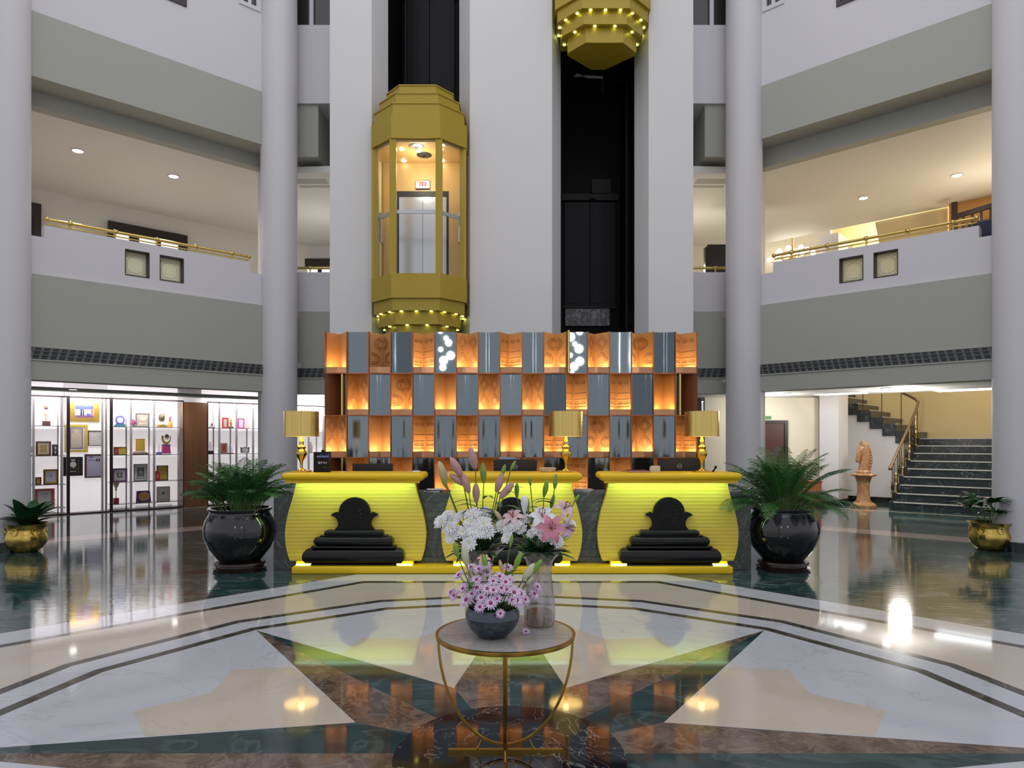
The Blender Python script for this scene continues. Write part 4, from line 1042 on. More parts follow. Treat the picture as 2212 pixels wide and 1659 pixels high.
lily(A(1172,1118,3.52), (-.1,-.8,.8), .085, [WPET], 'open white lily facing up above the pink lily')
lily(A(1108,1118,3.56), (-.2,-.5,.7), .07, [PINKL], 'curled pink lily between the two vases')
lily(A(1218,1100,3.58), (.5,-.6,.7), .07, [PINKL], 'pale pink lily highest at the outer edge of the amber vase')
lily(A(1222,1140,3.55), (.8,-.7,.0), .075, [LAVP], 'lilac lily hanging lowest at the outer edge of the amber vase')
lily(A(1045,1208,3.42), (0,-.6,.8), .04, [P('coral_petal', (.75,.42,.36), .5, var=.2)], 'small coral lily at the back of the blue bowl')
t = thing('white_lily', A(1133,1100,3.56), 'closed white lily trumpet standing between the vases', 'flower'); p = A(1133,1112,3.56)
mb = MB(); mb.lathe([(.004,0),(.014,.03),(.02,.06),(.018,.085),(.006,.10)], p, 12); mb.build('trumpet', WPET, t, 70)
mb = MB(); stem(mb, r1, p); mb.build('stem', STEMG, t, 60)
# loose greenery filling the vases and bowl
for (c, lab, n, sp) in ((r2,'dark leaves packed under the white flowers of the hidden vase',46,.13),(r1,'dark leaves packed in the mouth of the vase with amber water',46,.13),(bc+Vector((0,0,.115)),'dark leaves under the lavender flowers of the blue bowl',34,.10)):
    mb = MB()
    for k in range(n):
        a = rf.uniform(0,2*PI); e = rf.uniform(.15,1.2); b = c + Vector((math.cos(a)*.03, math.sin(a)*.03, .0))
        leaf(mb, b, a, e, sp*(.8+.7*rf.random()), .018+.012*rf.random(), rf.uniform(.2,1.3)); mb.mi = k % 2
    o = solo('bouquet_leaves', mb, [GRND, GRN], lab, 'foliage', smooth=70); o['kind'] = 'stuff'
# ================================================================ display wall on the side of the far gallery
def emissive_panel(name, col, st):
    m, nt, b = _mat(name); N, L = nt.nodes.new, nt.links.new
    b.inputs['Base Color'].default_value = (.8,.78,.8,1); b.inputs['Roughness'].default_value = .5
    b.inputs['Emission Color'].default_value = col + (1,); b.inputs['Emission Strength'].default_value = st
    return m
BACKLIT = emissive_panel('backlit_acrylic', (1,.925,.95), .50)
ALU = P('brushed_aluminium', (.55,.50,.50), .3, .2, var=.1, stretch=(1,1,.1)); DKF = P('dark_bronze', (.035,.02,.02), .35, .3)
PINKW = P('copper_pink_reveal', (.72,.46,.34), .4, .2)
SHELFG = P('glass_shelf_edge', (.20,.21,.22), .15, .1)
OD = 5.0
def ss(x, o=OD): return so(x, o)[0]
SH = (1.885, 1.25, .64, .145); ZC = 2.50
def cabinet(xa, xb, posts, label, right=None):
    a, b = ss(xa), ss(xb)
    t = thing('display_cabinet', ML @ Vector(((a+b)/2, OD+.25, 0)), label, 'cabinet', 'lit glass display cabinets')
    mb = MB(ML); mb.box(a, b, OD+.46, OD+.50, .0, 2.95); mb.build('backlit_panel', BACKLIT, t)
    mb = MB(ML); mb.box(a, b, OD-.01, OD+.46, 0, .028); mb.box(a, b, OD-.012, OD+.02, ZC, ZC+.035); mb.box(a, a+.02, OD-.01, OD+.02, .028, ZC); mb.box(b-.02, b, OD-.01, OD+.02, .028, ZC); mb.build('cabinet_frame', DKF, t)
    ed = [a] + [ss(p) for p in posts] + [b]
    for p in posts:
        s = ss(p); mb = MB(ML); mb.box(s-.022, s+.022, OD+.02, OD+.055, .028, ZC); mb.box(s-.012, s+.012, OD+.42, OD+.455, .028, ZC); mb.build('post', ALU, t)
    for z in SH:
        mb = MB(ML); mb.box(a+.022, b-.022, OD+.08, OD+.42, z, z+.012); mb.build('shelf', SHELFG if z != 9 else PANE, t)
    if right:
        mb = MB(ML); mb.box(b-.16, b-.022, OD+.05, OD+.44, .028, ZC); mb.build('copper_reveal', PINKW, t)
    mb = MB(ML); mb.add([(a+.02,OD+.0,.03),(b-.02,OD+.0,.03),(b-.02,OD+.0,ZC),(a+.02,OD+.0,ZC)], [(0,1,2,3)]); mb.build('glass_pane', PANE, t)
    return t
cabinet(30, 147, (73, 134), 'lit display cabinet at the near end, holding a gold figure trophy and a red certificate')
cabinet(240, 397, (284, 334), 'widest lit display cabinet, three columns of trophies beside the wooden panel')
cabinet(448, 580, (475, 512, 548), 'lit display cabinet between the wooden panel and the column, behind the palm')
cabinet(628, 730, (668, 700), 'lit display cabinet seen beyond the column, behind the lamp and paper bag')
a, b = ss(147), ss(240)
t = thing('certificate_wall', ML @ Vector(((a+b)/2, OD+.2, 0)), 'white lit panel behind sliding glass where framed certificates hang', 'panel')
mb = MB(ML); mb.box(a, b, OD+.30, OD+.34, 0, 2.95); mb.build('backlit_panel', BACKLIT, t)
mb = MB(ML); mb.box(a-.03, a+.03, OD-.03, OD+.0, 0, ZC+.04); mb.box(b-.03, b+.03, OD-.03, OD+.0, 0, ZC+.04); mb.box(a+.03, b-.03, OD-.02, OD+.0, ZC, ZC+.03); mb.box(a+.03, b-.03, OD-.02, OD+.30, 0, .025); mb.build('sliding_frame', DKF, t)
for p in (222, 230):
    s = ss(p); mb = MB(ML); mb.box(s-.02, s+.02, OD+.02, OD+.06, .025, ZC); mb.build('post', ALU, t)
mb = MB(ML); mb.add([(a+.03,OD-.01,.03),(b-.03,OD-.01,.03),(b-.03,OD-.01,ZC),(a+.03,OD-.01,ZC)], [(0,1,2,3)]); mb.build('glass_pane', PANE, t)
WOODP = P('brown_wood_panel', (.17,.075,.03), .35, var=.28, scale=4, stretch=(9,9,.25))
mb = MB(ML); mb.box(ss(397), ss(448), OD-.005, OD+.3, .05, 2.50); mb.box(ss(397), ss(448), OD-.02, OD+.3, 0, .05)
struct('wall_wood_panel', mb, WOODP)
mb = MB(ML); mb.box(SL, ss(740), OD+.52, OD+.65, 0, 3.0); struct('wall_ground_left', mb, WHITE)
mb = MB(ML); mb.box(ss(397), ss(448), OD+.40, OD+.44, 2.50, 2.95); struct('trim_2', mb, WHITE)
mb = MB(ML); mb.box(SL, so(560,4.55)[0], 4.35, 4.75, 2.60, 2.665); struct('trim_1', mb, GREY)
for k, (xa, xb) in enumerate(((30,147),(147,240),(240,397),(448,580),(628,730))):
    q0, q1 = ss(xa), ss(xb); c = ML @ Vector(((q0+q1)/2, OD+.05, 2.46))
    lamp('AREA', 'cabinet_fill', c, 6*(q1-q0), (1,.95,.95), max(.3, q1-q0-.1), (math.radians(52), 0, PI/2-TH+0), sy=.05)  # unseen strip light added inside each cabinet to brighten the awards
    c = ML @ Vector(((q0+q1)/2, OD-.45, 2.59)); lamp('AREA', 'cabinet_wash_fill', c, 9*(q1-q0), (1,.95,.96), max(.3, q1-q0-.1), (math.radians(35), 0, PI/2-TH), sy=.1)  # added area light without a fixture, brightens the awards from in front
# ---------------------------------------------------------------- awards
def mt(name, c, rough=.4, metal=0): return P('award_'+name, c, rough, metal, var=.12, scale=30)
A_GOLD = mt('gold', (.62,.40,.09), .3, .6); A_WHITE = mt('white', (.72,.70,.70)); A_DKW = mt('dark_wood', (.12,.04,.025)); A_RED = mt('red', (.50,.03,.05)); A_PUR = mt('purple', (.20,.08,.22)); A_BLUE = mt('blue', (.10,.13,.45))
A_GREY = mt('grey', (.16,.17,.18)); A_BLK = mt('black', (.02,.02,.03)); A_CREAM = mt('cream', (.66,.55,.42)); A_ORG = mt('orange', (.70,.34,.06)); A_YEL = mt('yellow', (.70,.50,.08)); A_PINK = mt('pink', (.62,.05,.24)); A_LAV = mt('lavender', (.55,.52,.68)); A_TAUP = mt('taupe', (.50,.40,.34)); A_BRZ = mt('bronze', (.20,.14,.08), .3, .5); A_CLR = glass('award_acrylic', (.85,.86,.88), .15); A_TEAL = mt('teal', (.05,.25,.28)); A_CORAL = mt('coral', (.68,.13,.12))
def spot_(x, w, yt, yb, row, o):
    s0, s1 = ss(x-w/2, o), ss(x+w/2, o); d = so(x, o)[1]; h = (yb-yt)*d/F
    z = SH[row]+.0122 if row is not None and row < 4 else (.0285 if row == 4 else pz(yb, d))
    return s0, s1, z, z+h, d
def frame_(x, w, yt, yb, row, mf, mi, fw, label, cat='frame', o=5.25, extra=None, name='framed_certificate', mat2=None, th=.03):
    s0, s1, z0, z1, d = spot_(x, w, yt, yb, row, o)
    t = thing(name, ML @ Vector(((s0+s1)/2, o, z0)), label, cat); f = fw*d/F
    mb = MB(ML); mb.box(s0,s1,o,o+th,z0,z0+f); mb.box(s0,s1,o,o+th,z1-f,z1); mb.box(s0,s0+f*1.2,o,o+th,z0+f,z1-f); mb.box(s1-f*1.2,s1,o,o+th,z0+f,z1-f); mb.build('frame', mf, t)
    mb = MB(ML); mb.box(s0+f*1.2,s1-f*1.2,o+.010,o+th-.004,z0+f,z1-f); pr = mb.build('print', mi, t)
    def rect(u0,u1,v0,v1,m,nm='printed_block',dy=.0):
        W, H = s1-s0-2.4*f, z1-z0-2*f; q = MB(ML)
        q.box(s0+f*1.2+u0*W, s0+f*1.2+u1*W, o+.006-dy, o+.0101, z0+f+v0*H, z0+f+v1*H); q.build(nm, m, pr)
    def oval(u,v,ru,rv,m,nm='medal'):
        W, H = s1-s0-2.4*f, z1-z0-2*f; q = MB(ML); c = (s0+f*1.2+u*W, z0+f+v*H)
        q.xz([(c[0]+ru*W*math.cos(2*PI*k/24), c[1]+rv*H*math.sin(2*PI*k/24)) for k in range(24)], o+.002, o+.0101); q.build(nm, m, pr)
    if extra: extra(rect, oval)
    return t
# hung on the certificate panel
OH = 5.265
frame_(182,66,864,911,None,A_GOLD,A_LAV,9,'wide gilt frame with a blue and purple group photograph, top of the certificate panel','picture',OH,lambda r,o:(r(.02,.98,.62,.9,A_BLUE),r(.02,.98,0,.16,A_PUR),r(.30,.38,.14,.62,A_BLK,'figure'),r(.42,.48,.14,.6,A_BLK,'figure'),r(.14,.24,.14,.58,A_CREAM,'figure'),r(.86,.95,.14,.66,A_CORAL,'figure'),r(.62,.82,.12,.3,A_BLUE)),'framed_photograph')
frame_(165,50,917,977,None,A_YEL,A_WHITE,5,'yellow framed certificate with a pointed arch border','certificate',OH,lambda r,o:(r(.12,.88,.06,.94,A_PUR,'border'),r(.17,.83,.09,.91,A_CREAM,'sheet',.002),r(.20,.36,.72,.88,A_TAUP,'arch_corner',.003),r(.66,.80,.72,.88,A_TAUP,'arch_corner',.003),r(.22,.78,.16,.165,A_TAUP,'line',.003),r(.22,.78,.22,.225,A_TAUP,'line',.003)))
frame_(206,32,930,963,None,A_DKW,A_WHITE,1.6,'thin framed plain white certificate under the gilt photograph','certificate',OH,lambda r,o:(r(.75,.88,.55,.68,A_LAV,'seal'),r(.4,.5,.88,.93,A_TAUP,'seal')))
frame_(158,42,987,1028,None,A_BLK,A_BLK,4,'black framed award with a round white medallion','award',OH,lambda r,o:(o(.50,.62,.22,.20,A_WHITE),r(.12,.88,.04,.05,A_GOLD,'gilt_line'),r(.86,.88,.05,.95,A_GOLD,'gilt_line'),r(.28,.72,.14,.2,A_TAUP,'plate'),r(.3,.8,.34,.36,A_TAUP,'line'),r(.35,.65,.86,.97,A_LAV,'ribbon')))
frame_(203,40,981,1032,None,A_DKW,A_LAV,3,'dark framed lavender certificate with a small portrait photo','certificate',OH,lambda r,o:(r(.66,.9,.72,.85,A_BLK,'portrait'),r(.74,.82,.73,.83,A_CREAM,'portrait',.002),r(.2,.45,.90,.94,A_BLUE,'heading'),r(.1,.6,.78,.79,A_BLUE,'line'),r(.5,.6,.90,.94,A_TAUP,'heading')))
OS = 5.24
# near cabinet
frame_(94,33,955,986,1,A_DKW,A_CREAM,3,'red brown framed gold plaque on the second shelf of the near cabinet','plaque',OS,lambda r,o:(r(.2,.8,.16,.84,A_GOLD,'gold_plate'),))
frame_(110,32,1016,1048,2,A_DKW,A_YEL,2.2,'brown framed certificate on the third shelf of the near cabinet','certificate',OS,lambda r,o:(r(.12,.88,.1,.9,A_LAV,'sheet'),r(.46,.54,.5,.66,A_BLUE,'seal',.002)))
frame_(96,44,1059,1100,3,A_CORAL,A_WHITE,5,'large red bordered certificate on the bottom shelf of the near cabinet','certificate',OS,lambda r,o:(r(.22,.78,.74,.86,A_LAV,'heading'),r(.35,.7,.56,.6,A_TAUP,'line')))
frame_(83,13,1032,1048,2,A_DKW,A_ORG,2,'tiny orange framed picture on the third shelf of the near cabinet','picture',OS)
frame_(61,12,1010,1052,2,A_DKW,A_CREAM,2,'tall narrow brown frame half hidden by the near column','frame',OS,lambda r,o:(r(.2,.8,.1,.9,A_TAUP,'sheet'),))
# widest cabinet
frame_(259,32,1012,1041,2,A_PUR,A_WHITE,3,'purple framed black and white photograph, third shelf of the widest cabinet','photograph',OS,lambda r,o:(r(.24,.72,.28,.74,A_GREY,'photo'),r(.42,.56,.4,.7,A_WHITE,'figure',.002)),'framed_photograph')
frame_(304,30,1003,1040,2,A_GREY,A_WHITE,1.5,'grey glass plaque with a four pointed star, third shelf of the widest cabinet','plaque',OS,lambda r,o:(r(.2,.8,.12,.9,A_GREY,'dark_field'),r(.47,.53,.32,.74,A_WHITE,'star_ray',.002),r(.3,.7,.51,.55,A_WHITE,'star_ray',.002),r(.25,.75,.82,.9,A_WHITE,'heading',.002),r(.26,.74,.14,.24,A_WHITE,'plate',.002)))
frame_(351,25,1004,1036,2,A_BRZ,A_YEL,1.8,'yellow certificate with bronze edge, third shelf of the widest cabinet','certificate',OS+.02,lambda r,o:(r(.2,.8,.72,.8,A_ORG,'heading'),r(.2,.8,.3,.33,A_ORG,'line')))
frame_(353,29,1053,1085,3,A_CREAM,A_WHITE,3,'cream tile plaque with a dark round emblem, bottom shelf of the widest cabinet','plaque',OS,lambda r,o:(o(.5,.55,.18,.17,A_TAUP,'emblem'),o(.5,.55,.09,.09,A_BLK,'emblem_core'),r(.1,.16,.35,.8,A_TAUP,'bracket'),r(.84,.9,.35,.8,A_TAUP,'bracket')))
frame_(308,30,891,921,0,A_GREY,A_TAUP,2,'grey upright plaque with a pale gold disc, top shelf of the widest cabinet','plaque',OS,lambda r,o:(o(.55,.62,.30,.22,A_CREAM,'disc'),r(.2,.9,.12,.3,A_CREAM,'plate')))
frame_(260,29,965,982,1,A_BRZ,A_YEL,1.2,'low gold plaque with a red end, second shelf of the widest cabinet','plaque',OS,lambda r,o:(r(0,.36,0,1,A_RED,'red_panel'),r(.1,.26,.25,.75,A_CREAM,'flower')))
def turned(name, x, yt, yb, row, wpx, prof, mats, label, cat='trophy', o=OS, base=None, n=16):
    """trophy of turned shapes: prof = list of (part, material, [(r, z)...]) in units of its half width / its height"""
    s0, s1, z0, z1, d = spot_(x, wpx, yt, yb, row, o); hw = wpx/2*d/F; H = z1-z0
    c = ML @ Vector(((s0+s1)/2, o+.06, z0)); t = thing(name, c, label, cat)
    if base:
        bw, bh, bm = base; mb = MB(ML); sc_ = (s0+s1)/2; mb.bbox(sc_-hw*bw, sc_+hw*bw, o+.06-hw*bw*.7, o+.06+hw*bw*.7, z0, z0+H*bh, .006); mb.build('base', bm, t, 40)
    for nm, m_, pr in prof:
        mb = MB(); mb.lathe([(max(.0006, r*hw), z*H) for r, z in pr], c, n); mb.build(nm, m_, t, 50)
    return t
def facing(name, x, yt, yb, row, wpx, shapes, label, cat='trophy', o=OS, base=None):
    """trophy cut from flat thick shapes facing the room: (part, material, [(u, v)...], front, back)"""
    s0, s1, z0, z1, d = spot_(x, wpx, yt, yb, row, o); hw = (s1-s0)/2; H = z1-z0; sc_ = (s0+s1)/2
    t = thing(name, ML @ Vector((sc_, o+.05, z0)), label, cat)
    if base:
        bw, bh, bm = base; mb = MB(ML); mb.bbox(sc_-hw*bw, sc_+hw*bw, o-.0, o+.10, z0, z0+H*bh, .006); mb.build('base', bm, t, 40)
    for nm, m_, pts, f0, f1 in shapes:
        mb = MB(ML); mb.xz([(sc_+u*hw, z0+v*H) for u, v in pts], o+f0, o+f1); mb.build(nm, m_, t)
    return t
def circ(u, v, ru, rv, n=22, a0=0, a1=2*PI):
    return [(u+ru*math.cos(a0+(a1-a0)*k/n), v+rv*math.sin(a0+(a1-a0)*k/n)) for k in range(n if abs(a1-a0-2*PI) < .01 else n+1)]
turned('figure_trophy', 101, 878, 921, 0, 16, [('figure', A_CREAM, [(.25,.22),(.3,.3),(.22,.42),(.5,.55),(.62,.68),(.42,.78),(.30,.83)]), ('globe', A_BRZ, [(.1,.80),(.42,.84),(.52,.90),(.42,.96),(.05,1)])], None, 'slender gold figure trophy holding up a globe on the top shelf', base=(.9,.24,A_DKW))
facing('plaque', 119, 962, 986, 1, 13, [('panel', A_BLK, [(-1,.0),(1,.0),(1,1),(-1,1)], .0, .03), ('emblem', A_CREAM, circ(.1,.68,.3,.14), -.004, .0), ('emblem', A_CREAM, circ(.1,.3,.3,.14), -.004, .0)], 'small dark plaque beside the red brown framed gold plaque', 'plaque')
turned('shell_trophy', 64, 967, 988, 1, 16, [('shell', A_CREAM, [(.3,.18),(.85,.4),(1,.65),(.8,.95),(.5,1)])], None, 'pale shell shaped trophy half hidden by the near column', base=(.9,.14,A_TAUP))
facing('plate_trophy', 260, 897, 921, 0, 23, [('rim', A_LAV, circ(0,.60,1,.46), .02, .045), ('plate', A_BLUE, circ(0,.60,.84,.385), .016, .0201), ('centre', A_WHITE, circ(0,.60,.6,.27), .012, .0161), ('stand', A_BLUE, [(-.9,.2),(.9,.2),(.6,.30),(-.6,.30)], .0, .05)], 'round blue and white plate trophy on a blue stand', base=(1,.2,A_TEAL))
turned('small_trophy', 290, 904, 922, 0, 9, [('drop', A_PINK, [(.4,.2),(.9,.45),(.6,.8),(.05,1)])], None, 'tiny pink drop shaped trophy beside the gold disc plaque', base=(1,.2,A_GREY))
turned('bust', 351, 893, 922, 0, 15, [('shoulders', A_CREAM, [(1.1,.18),(1.1,.26),(.6,.36),(.42,.42)]), ('head', A_CREAM, [(.4,.40),(.62,.52),(.7,.66),(.6,.82)]), ('hair', A_BRZ, [(.72,.50),(.84,.68),(.82,.86),(.55,.97),(.05,1)])], None, 'dark haired bust on a gold base, top shelf of the widest cabinet', base=(1.25,.18,A_GOLD))
turned('bottle', 369, 888, 922, 0, 10, [('glass_body', A_ORG, [(1,0),(1,.28),(.5,.36)]), ('label_band', A_CORAL, [(.5,.36),(.5,.66),(.3,.7)]), ('stopper', A_WHITE, [(.28,.7),(.3,.92),(.1,1)])], None, 'slim orange and white bottle beside the dark haired bust', 'bottle')
facing('scroll_plaque', 304, 948, 982, 1, 34, [('plate', A_ORG, [(-.58,.22),(.58,.22),(.56,.94),(.66,1),(-.66,1),(-.56,.94)], .03, .05), ('field', A_YEL, [(-.46,.3),(.46,.3),(.46,.9),(-.46,.9)], .026, .0301), ('scroll', A_CREAM, [(-1,.08),(1,.08),(.8,.16),(.5,.2),(-.5,.2),(-.8,.2)], .01, .07)], 'gold scroll plaque standing on a pale base', 'plaque', base=(1,.08,A_BRZ))
moon = circ(0,.72,1,.28,22,-PI*.5-2.0,-PI*.5+2.0) + list(reversed(circ(.12,.76,.72,.20,22,-PI*.5-2.0,-PI*.5+2.0)))
facing('crescent_trophy', 360, 933, 981, 1, 20, [('crescent', A_GOLD, moon, .03, .055), ('disc', A_CREAM, circ(.15,.78,.5,.13), .025, .045), ('disc_core', A_GREY, circ(.15,.8,.28,.06), .018, .0251), ('cap', A_PUR, [(-.8,.36),(.8,.36),(.8,.45),(-.8,.45)], .0, .10), ('block', A_PINK, [(-.9,.05),(.9,.05),(.8,.36),(-.8,.36)], .005, .095)], 'gold crescent trophy on a bright pink block', base=(1,.05,A_WHITE))
turned('spire_trophy', 345, 957, 981, 1, 10, [('spire', A_CLR, [(.3,.2),(.2,.8),(.02,1)])], None, 'clear spire trophy on a navy base beside the crescent', base=(1,.2,A_BLUE))
turned('cup_trophy', 252, 1046, 1091, 3, 13, [('stem', A_GOLD, [(.2,.28),(.12,.4),(.12,.6),(.4,.7),(.2,.74)]), ('bowl', A_CREAM, [(.2,.74),(.7,.84),(1,.98),(1,1)])], None, 'tall gold cup trophy on a red block, bottom shelf of the widest cabinet', base=(.8,.27,A_RED))
facing('oval_plaque', 311, 1063, 1088, 3, 33, [('board', A_PUR, [(-1,.0),(1,.0),(.82,1),(-.9,1)], .03, .055), ('oval', A_CREAM, circ(.05,.5,.68,.36), .026, .0301), ('oval_plate', A_ORG, circ(.05,.5,.56,.28), .021, .0261)], 'purple plaque with a gold oval plate, bottom shelf of the widest cabinet', 'plaque')
facing('flask_picture', 340, 1016, 1037, 2, 12, [('card', A_RED, [(-1,0),(1,0),(.8,.9),(-.6,1)], .0, .02), ('figure', A_CREAM, [(-.3,.3),(.3,.3),(.1,.75)], -.004, .0)], 'small red card leaning before the yellow certificate', 'card', o=5.20)
for k, (x, lab) in enumerate(((262,'first'),(310,'second'),(357,'third'))):
    t = thing('crystal_block', ML @ Vector((ss(x,OS), OS, .0285)), 'low clear crystal piece on the floor of the widest cabinet', 'crystal', 'crystal pieces along the cabinet floor')
    mb = MB(ML); q = ss(x,OS); mb.bbox(q-.16,q+.16,OS,OS+.08,.0285,.085,.01); mb.build('block', A_CLR, t, 30)
# cabinet behind the palm
facing('white_sculpture', 459, 905, 923, 0, 12, [('wave', A_WHITE, [(-1,.15),(1,.15),(1,1),(.2,.9),(-.4,.5)], .0, .04), ('shade', A_GREY, circ(-.2,.4,.3,.16), -.004, .0)], 'small white curved sculpture on the top shelf behind the palm', base=(1,.12,A_GREY))
frame_(487,14,898,921,0,A_RED,A_TAUP,2.5,'red plaque with a pale picture, top shelf of the cabinet behind the palm','plaque',OS)
turned('gold_figure', 501, 900, 923, 0, 9, [('figure', A_GOLD, [(.4,.2),(.7,.45),(.4,.7),(.5,.85),(.05,1)])], None, 'small gold figure beside the red plaque on the top shelf', base=(1,.18,A_BRZ))
frame_(521,15,899,921,0,A_PINK,A_LAV,2,'pink plaque on the top shelf of the cabinet behind the palm','plaque',OS)
turned('cream_bottle', 537, 905, 922, 0, 9, [('body', A_CREAM, [(1,0),(1,.5),(.3,.75),(.3,1)])], None, 'cream bottle beside the pink plaque', 'bottle')
turned('glass_figure', 456, 950, 977, 1, 12, [('flute', A_CLR, [(.5,.25),(.6,.6),(.2,1)])], None, 'clear glass flute trophy over dark blocks behind the palm', base=(1,.25,A_BLK))
frame_(484,15,953,976,1,A_TAUP,A_CORAL,2.5,'faded pink plaque on the second shelf behind the palm','plaque',OS,lambda r,o:(o(.5,.55,.2,.2,A_RED,'emblem'),))
turned('drop_trophy', 499, 955, 976, 1, 13, [('drop', A_CLR, [(.8,.08),(1,.35),(.5,.8),(.05,1)])], None, 'clear drop shaped trophy beside the faded pink plaque', base=(1,.08,A_CORAL))
facing('heart_plaque', 530, 962, 976, 1, 20, [('board', A_GREY, [(-.9,.1),(.9,.1),(1,1),(.55,.88),(0,1),(-.55,.88),(-1,1)], .02, .04), ('sheet', A_WHITE, circ(0,.52,.7,.34), .015, .0201)], 'curved edged grey plaque with a white sheet on the second shelf behind the palm', 'plaque')
for k, (x, yt, yb, w, m_, lab) in enumerate(((453,992,1006,13,A_TEAL,'teal boxed plaque glimpsed through the palm fronds'),(455,1018,1030,14,A_ORG,'orange boxed plaque glimpsed through the palm fronds'),(487,1040,1058,16,A_GOLD,'gold boxed plaque glimpsed through the palm fronds'),(454,1062,1076,12,A_YEL,'yellow boxed plaque low down behind the palm'))):
    frame_(x,w,yt,yb,(2,2,3,3)[k] if k not in (0,) else 2,m_,A_CREAM,3,lab,'plaque',OS+.0 if k != 1 else OS-.08)
turned('pale_bottle', 673, 949, 972, 1, 9, [('body', A_CREAM, [(1,0),(1,.6),(.6,.75),(.5,1)])], None, 'pale bottle in the cabinet seen between the gold lamp and the screen', 'bottle')
# ================================================================ stairs on the far side
STEPM = marble('step_marble', (.014,.02,.024), (.20,.23,.24), 1.4, .28, .012, .8, (.03,.042,.047), .7, 2)
NOSE = P('pale_nosing', (.50,.50,.47), .3, var=.08)
IRON = P('dark_bronze_rail', (.05,.032,.015), .35, .5, var=.2); RAILW = P('walnut_rail', (.13,.07,.03), .28, var=.25)
SO, S0, RI, TR = 5.31, 2.985, .183, .30
st = thing('staircase', MR @ Vector((1, 6.5, 0)), 'dark marble stairs with pale nosings climbing behind the horse head statue', 'staircase')
for k in range(9):
    mb = MB(MR); o0 = SO + TR*k; o1 = 8.9 if k == 8 else o0 + TR
    mb.box(-2.2, S0, o0, o1, 0 if k == 0 else RI*k - .12, RI*(k+1)); sp = mb.build('step', STEPM, st)
    mb = MB(MR); mb.box(-2.2, S0, o0-.022, o0+.035, RI*(k+1)-.022, RI*(k+1)+.003); mb.build('nosing', NOSE, sp)
    mb = MB(MR); mb.box(S0, S0+.09, o0-.03, o1, 0, RI*(k+1)+.0); mb.build('side_block', STEPM, sp)
ZL = RI*9
for i in range(8):
    s = 3.08 + .30*i; z = ZL + RI*(i+1)
    mb = MB(MR); mb.box(s, s+.33, 7.14, 8.9, z-.30, z); sp = mb.build('step', STEPM, st)
    mb = MB(MR); mb.box(s-.02, s+.03, 7.13, 8.9, z-.018, z+.003); mb.build('nosing', NOSE, sp)
mb = MB(MR)
pts = [(3.08,0),(5.9,0)] + [q for i in range(7,-1,-1) for q in ((3.08+.30*(i+1), ZL+RI*(i+1)-.302), (3.08+.30*i, ZL+RI*(i+1)-.302))]
mb.xz(pts, 7.2, 7.3); spn = mb.build('spandrel', WHITE, st)
mb = MB(MR); mb.box(3.08, 5.9, 7.17, 7.2, 0, .14); mb.build('baseboard', SKIRT, spn)
rl = thing('stair_railing', MR @ Vector((S0, 6.5, 0)), 'dark bronze stair railing with a walnut handrail curling at the landing', 'railing')
hp = [(S0+.04, SO-.12, .96),(S0+.04, SO-.02, 1.0)] + [(S0+.04, SO+TR*k+.1, RI*(k+1)+.90) for k in range(8)] + [(S0+.04, 7.72, ZL+.92),(S0+.12, 7.82, ZL+1.0),(S0+.3, 7.8, ZL+1.12),(S0+.9, 7.25, ZL+1.5),(S0+2.4, 7.22, ZL+2.4)]
mb = MB(MR); mb.tube(hp, .034, 8); mb.ball((S0+.04, SO-.12, .95), .045); mb.build('handrail', RAILW, rl, 60)
for k in range(8):
    for j in range(2):
        o = SO + TR*k + .06 + .15*j; z = RI*(k+1); zt = RI + .90 + (o-SO-.1)/TR*RI - .02
        mb = MB(MR); mb.cyl((S0+.04, o, z), .011, zt-z, 8); zm = (z+zt)/2
        if j == 0: mb.lathe([(.012,-.16),(.03,-.13),(.012,-.10),(.032,-.03),(.032,.03),(.012,.08),(.028,.11),(.012,.14)], (S0+.04, o, zm-.1), 8); mb.bbox(S0+.015, S0+.065, o-.025, o+.025, z, z+.03, .004)
        mb.build('baluster', BRASS if j == 0 and k % 2 else IRON, rl, 50)
for i in range(4):
    s = 3.3 + .45*i; z = ZL + RI*(int((s-3.08)/.3)+1)
    mb = MB(MR); mb.cyl((s, 7.25, z), .010, .95, 8); mb.cyl((s+.10, 7.25, z), .010, .99, 8) if 0 else None; mb.build('baluster', IRON, rl, 50)
YW = P('warm_yellow_paint', (.74,.62,.34), .6, var=.02, scale=1)
mb = MB(MR); mb.box(SL, 9, 8.92, 9.05, 0, 8.6); struct('wall_stairwell', mb, YW)
mb = MB(MR); mb.box(SL, 10.5, 5.6, 9.1, 8.6, 8.7); struct('ceiling_stairwell', mb, CREAMW)
mb = MB(MR); mb.box(4.31, 4.76, 5.69, 6.42, 0, 6.715); cw = struct('column_pier', mb, WHITE)
mb = MB(MR); mb.box(4.29, 4.78, 5.67, 6.44, 0, .13); mb.build('skirting', SKIRT, cw)
mb = MB(); mb.box(4.9, 7.78, 17.6, 17.75, 0, 2.68); struct('wall_ground_right', mb, CREAMW)
mb = MB(); mb.box(3.0, 4.9, 17.9, 18.0, 0, 2.68); struct('wall_ground_back_right', mb, P('grey_plaster', (.30,.29,.285), .6, var=.03))
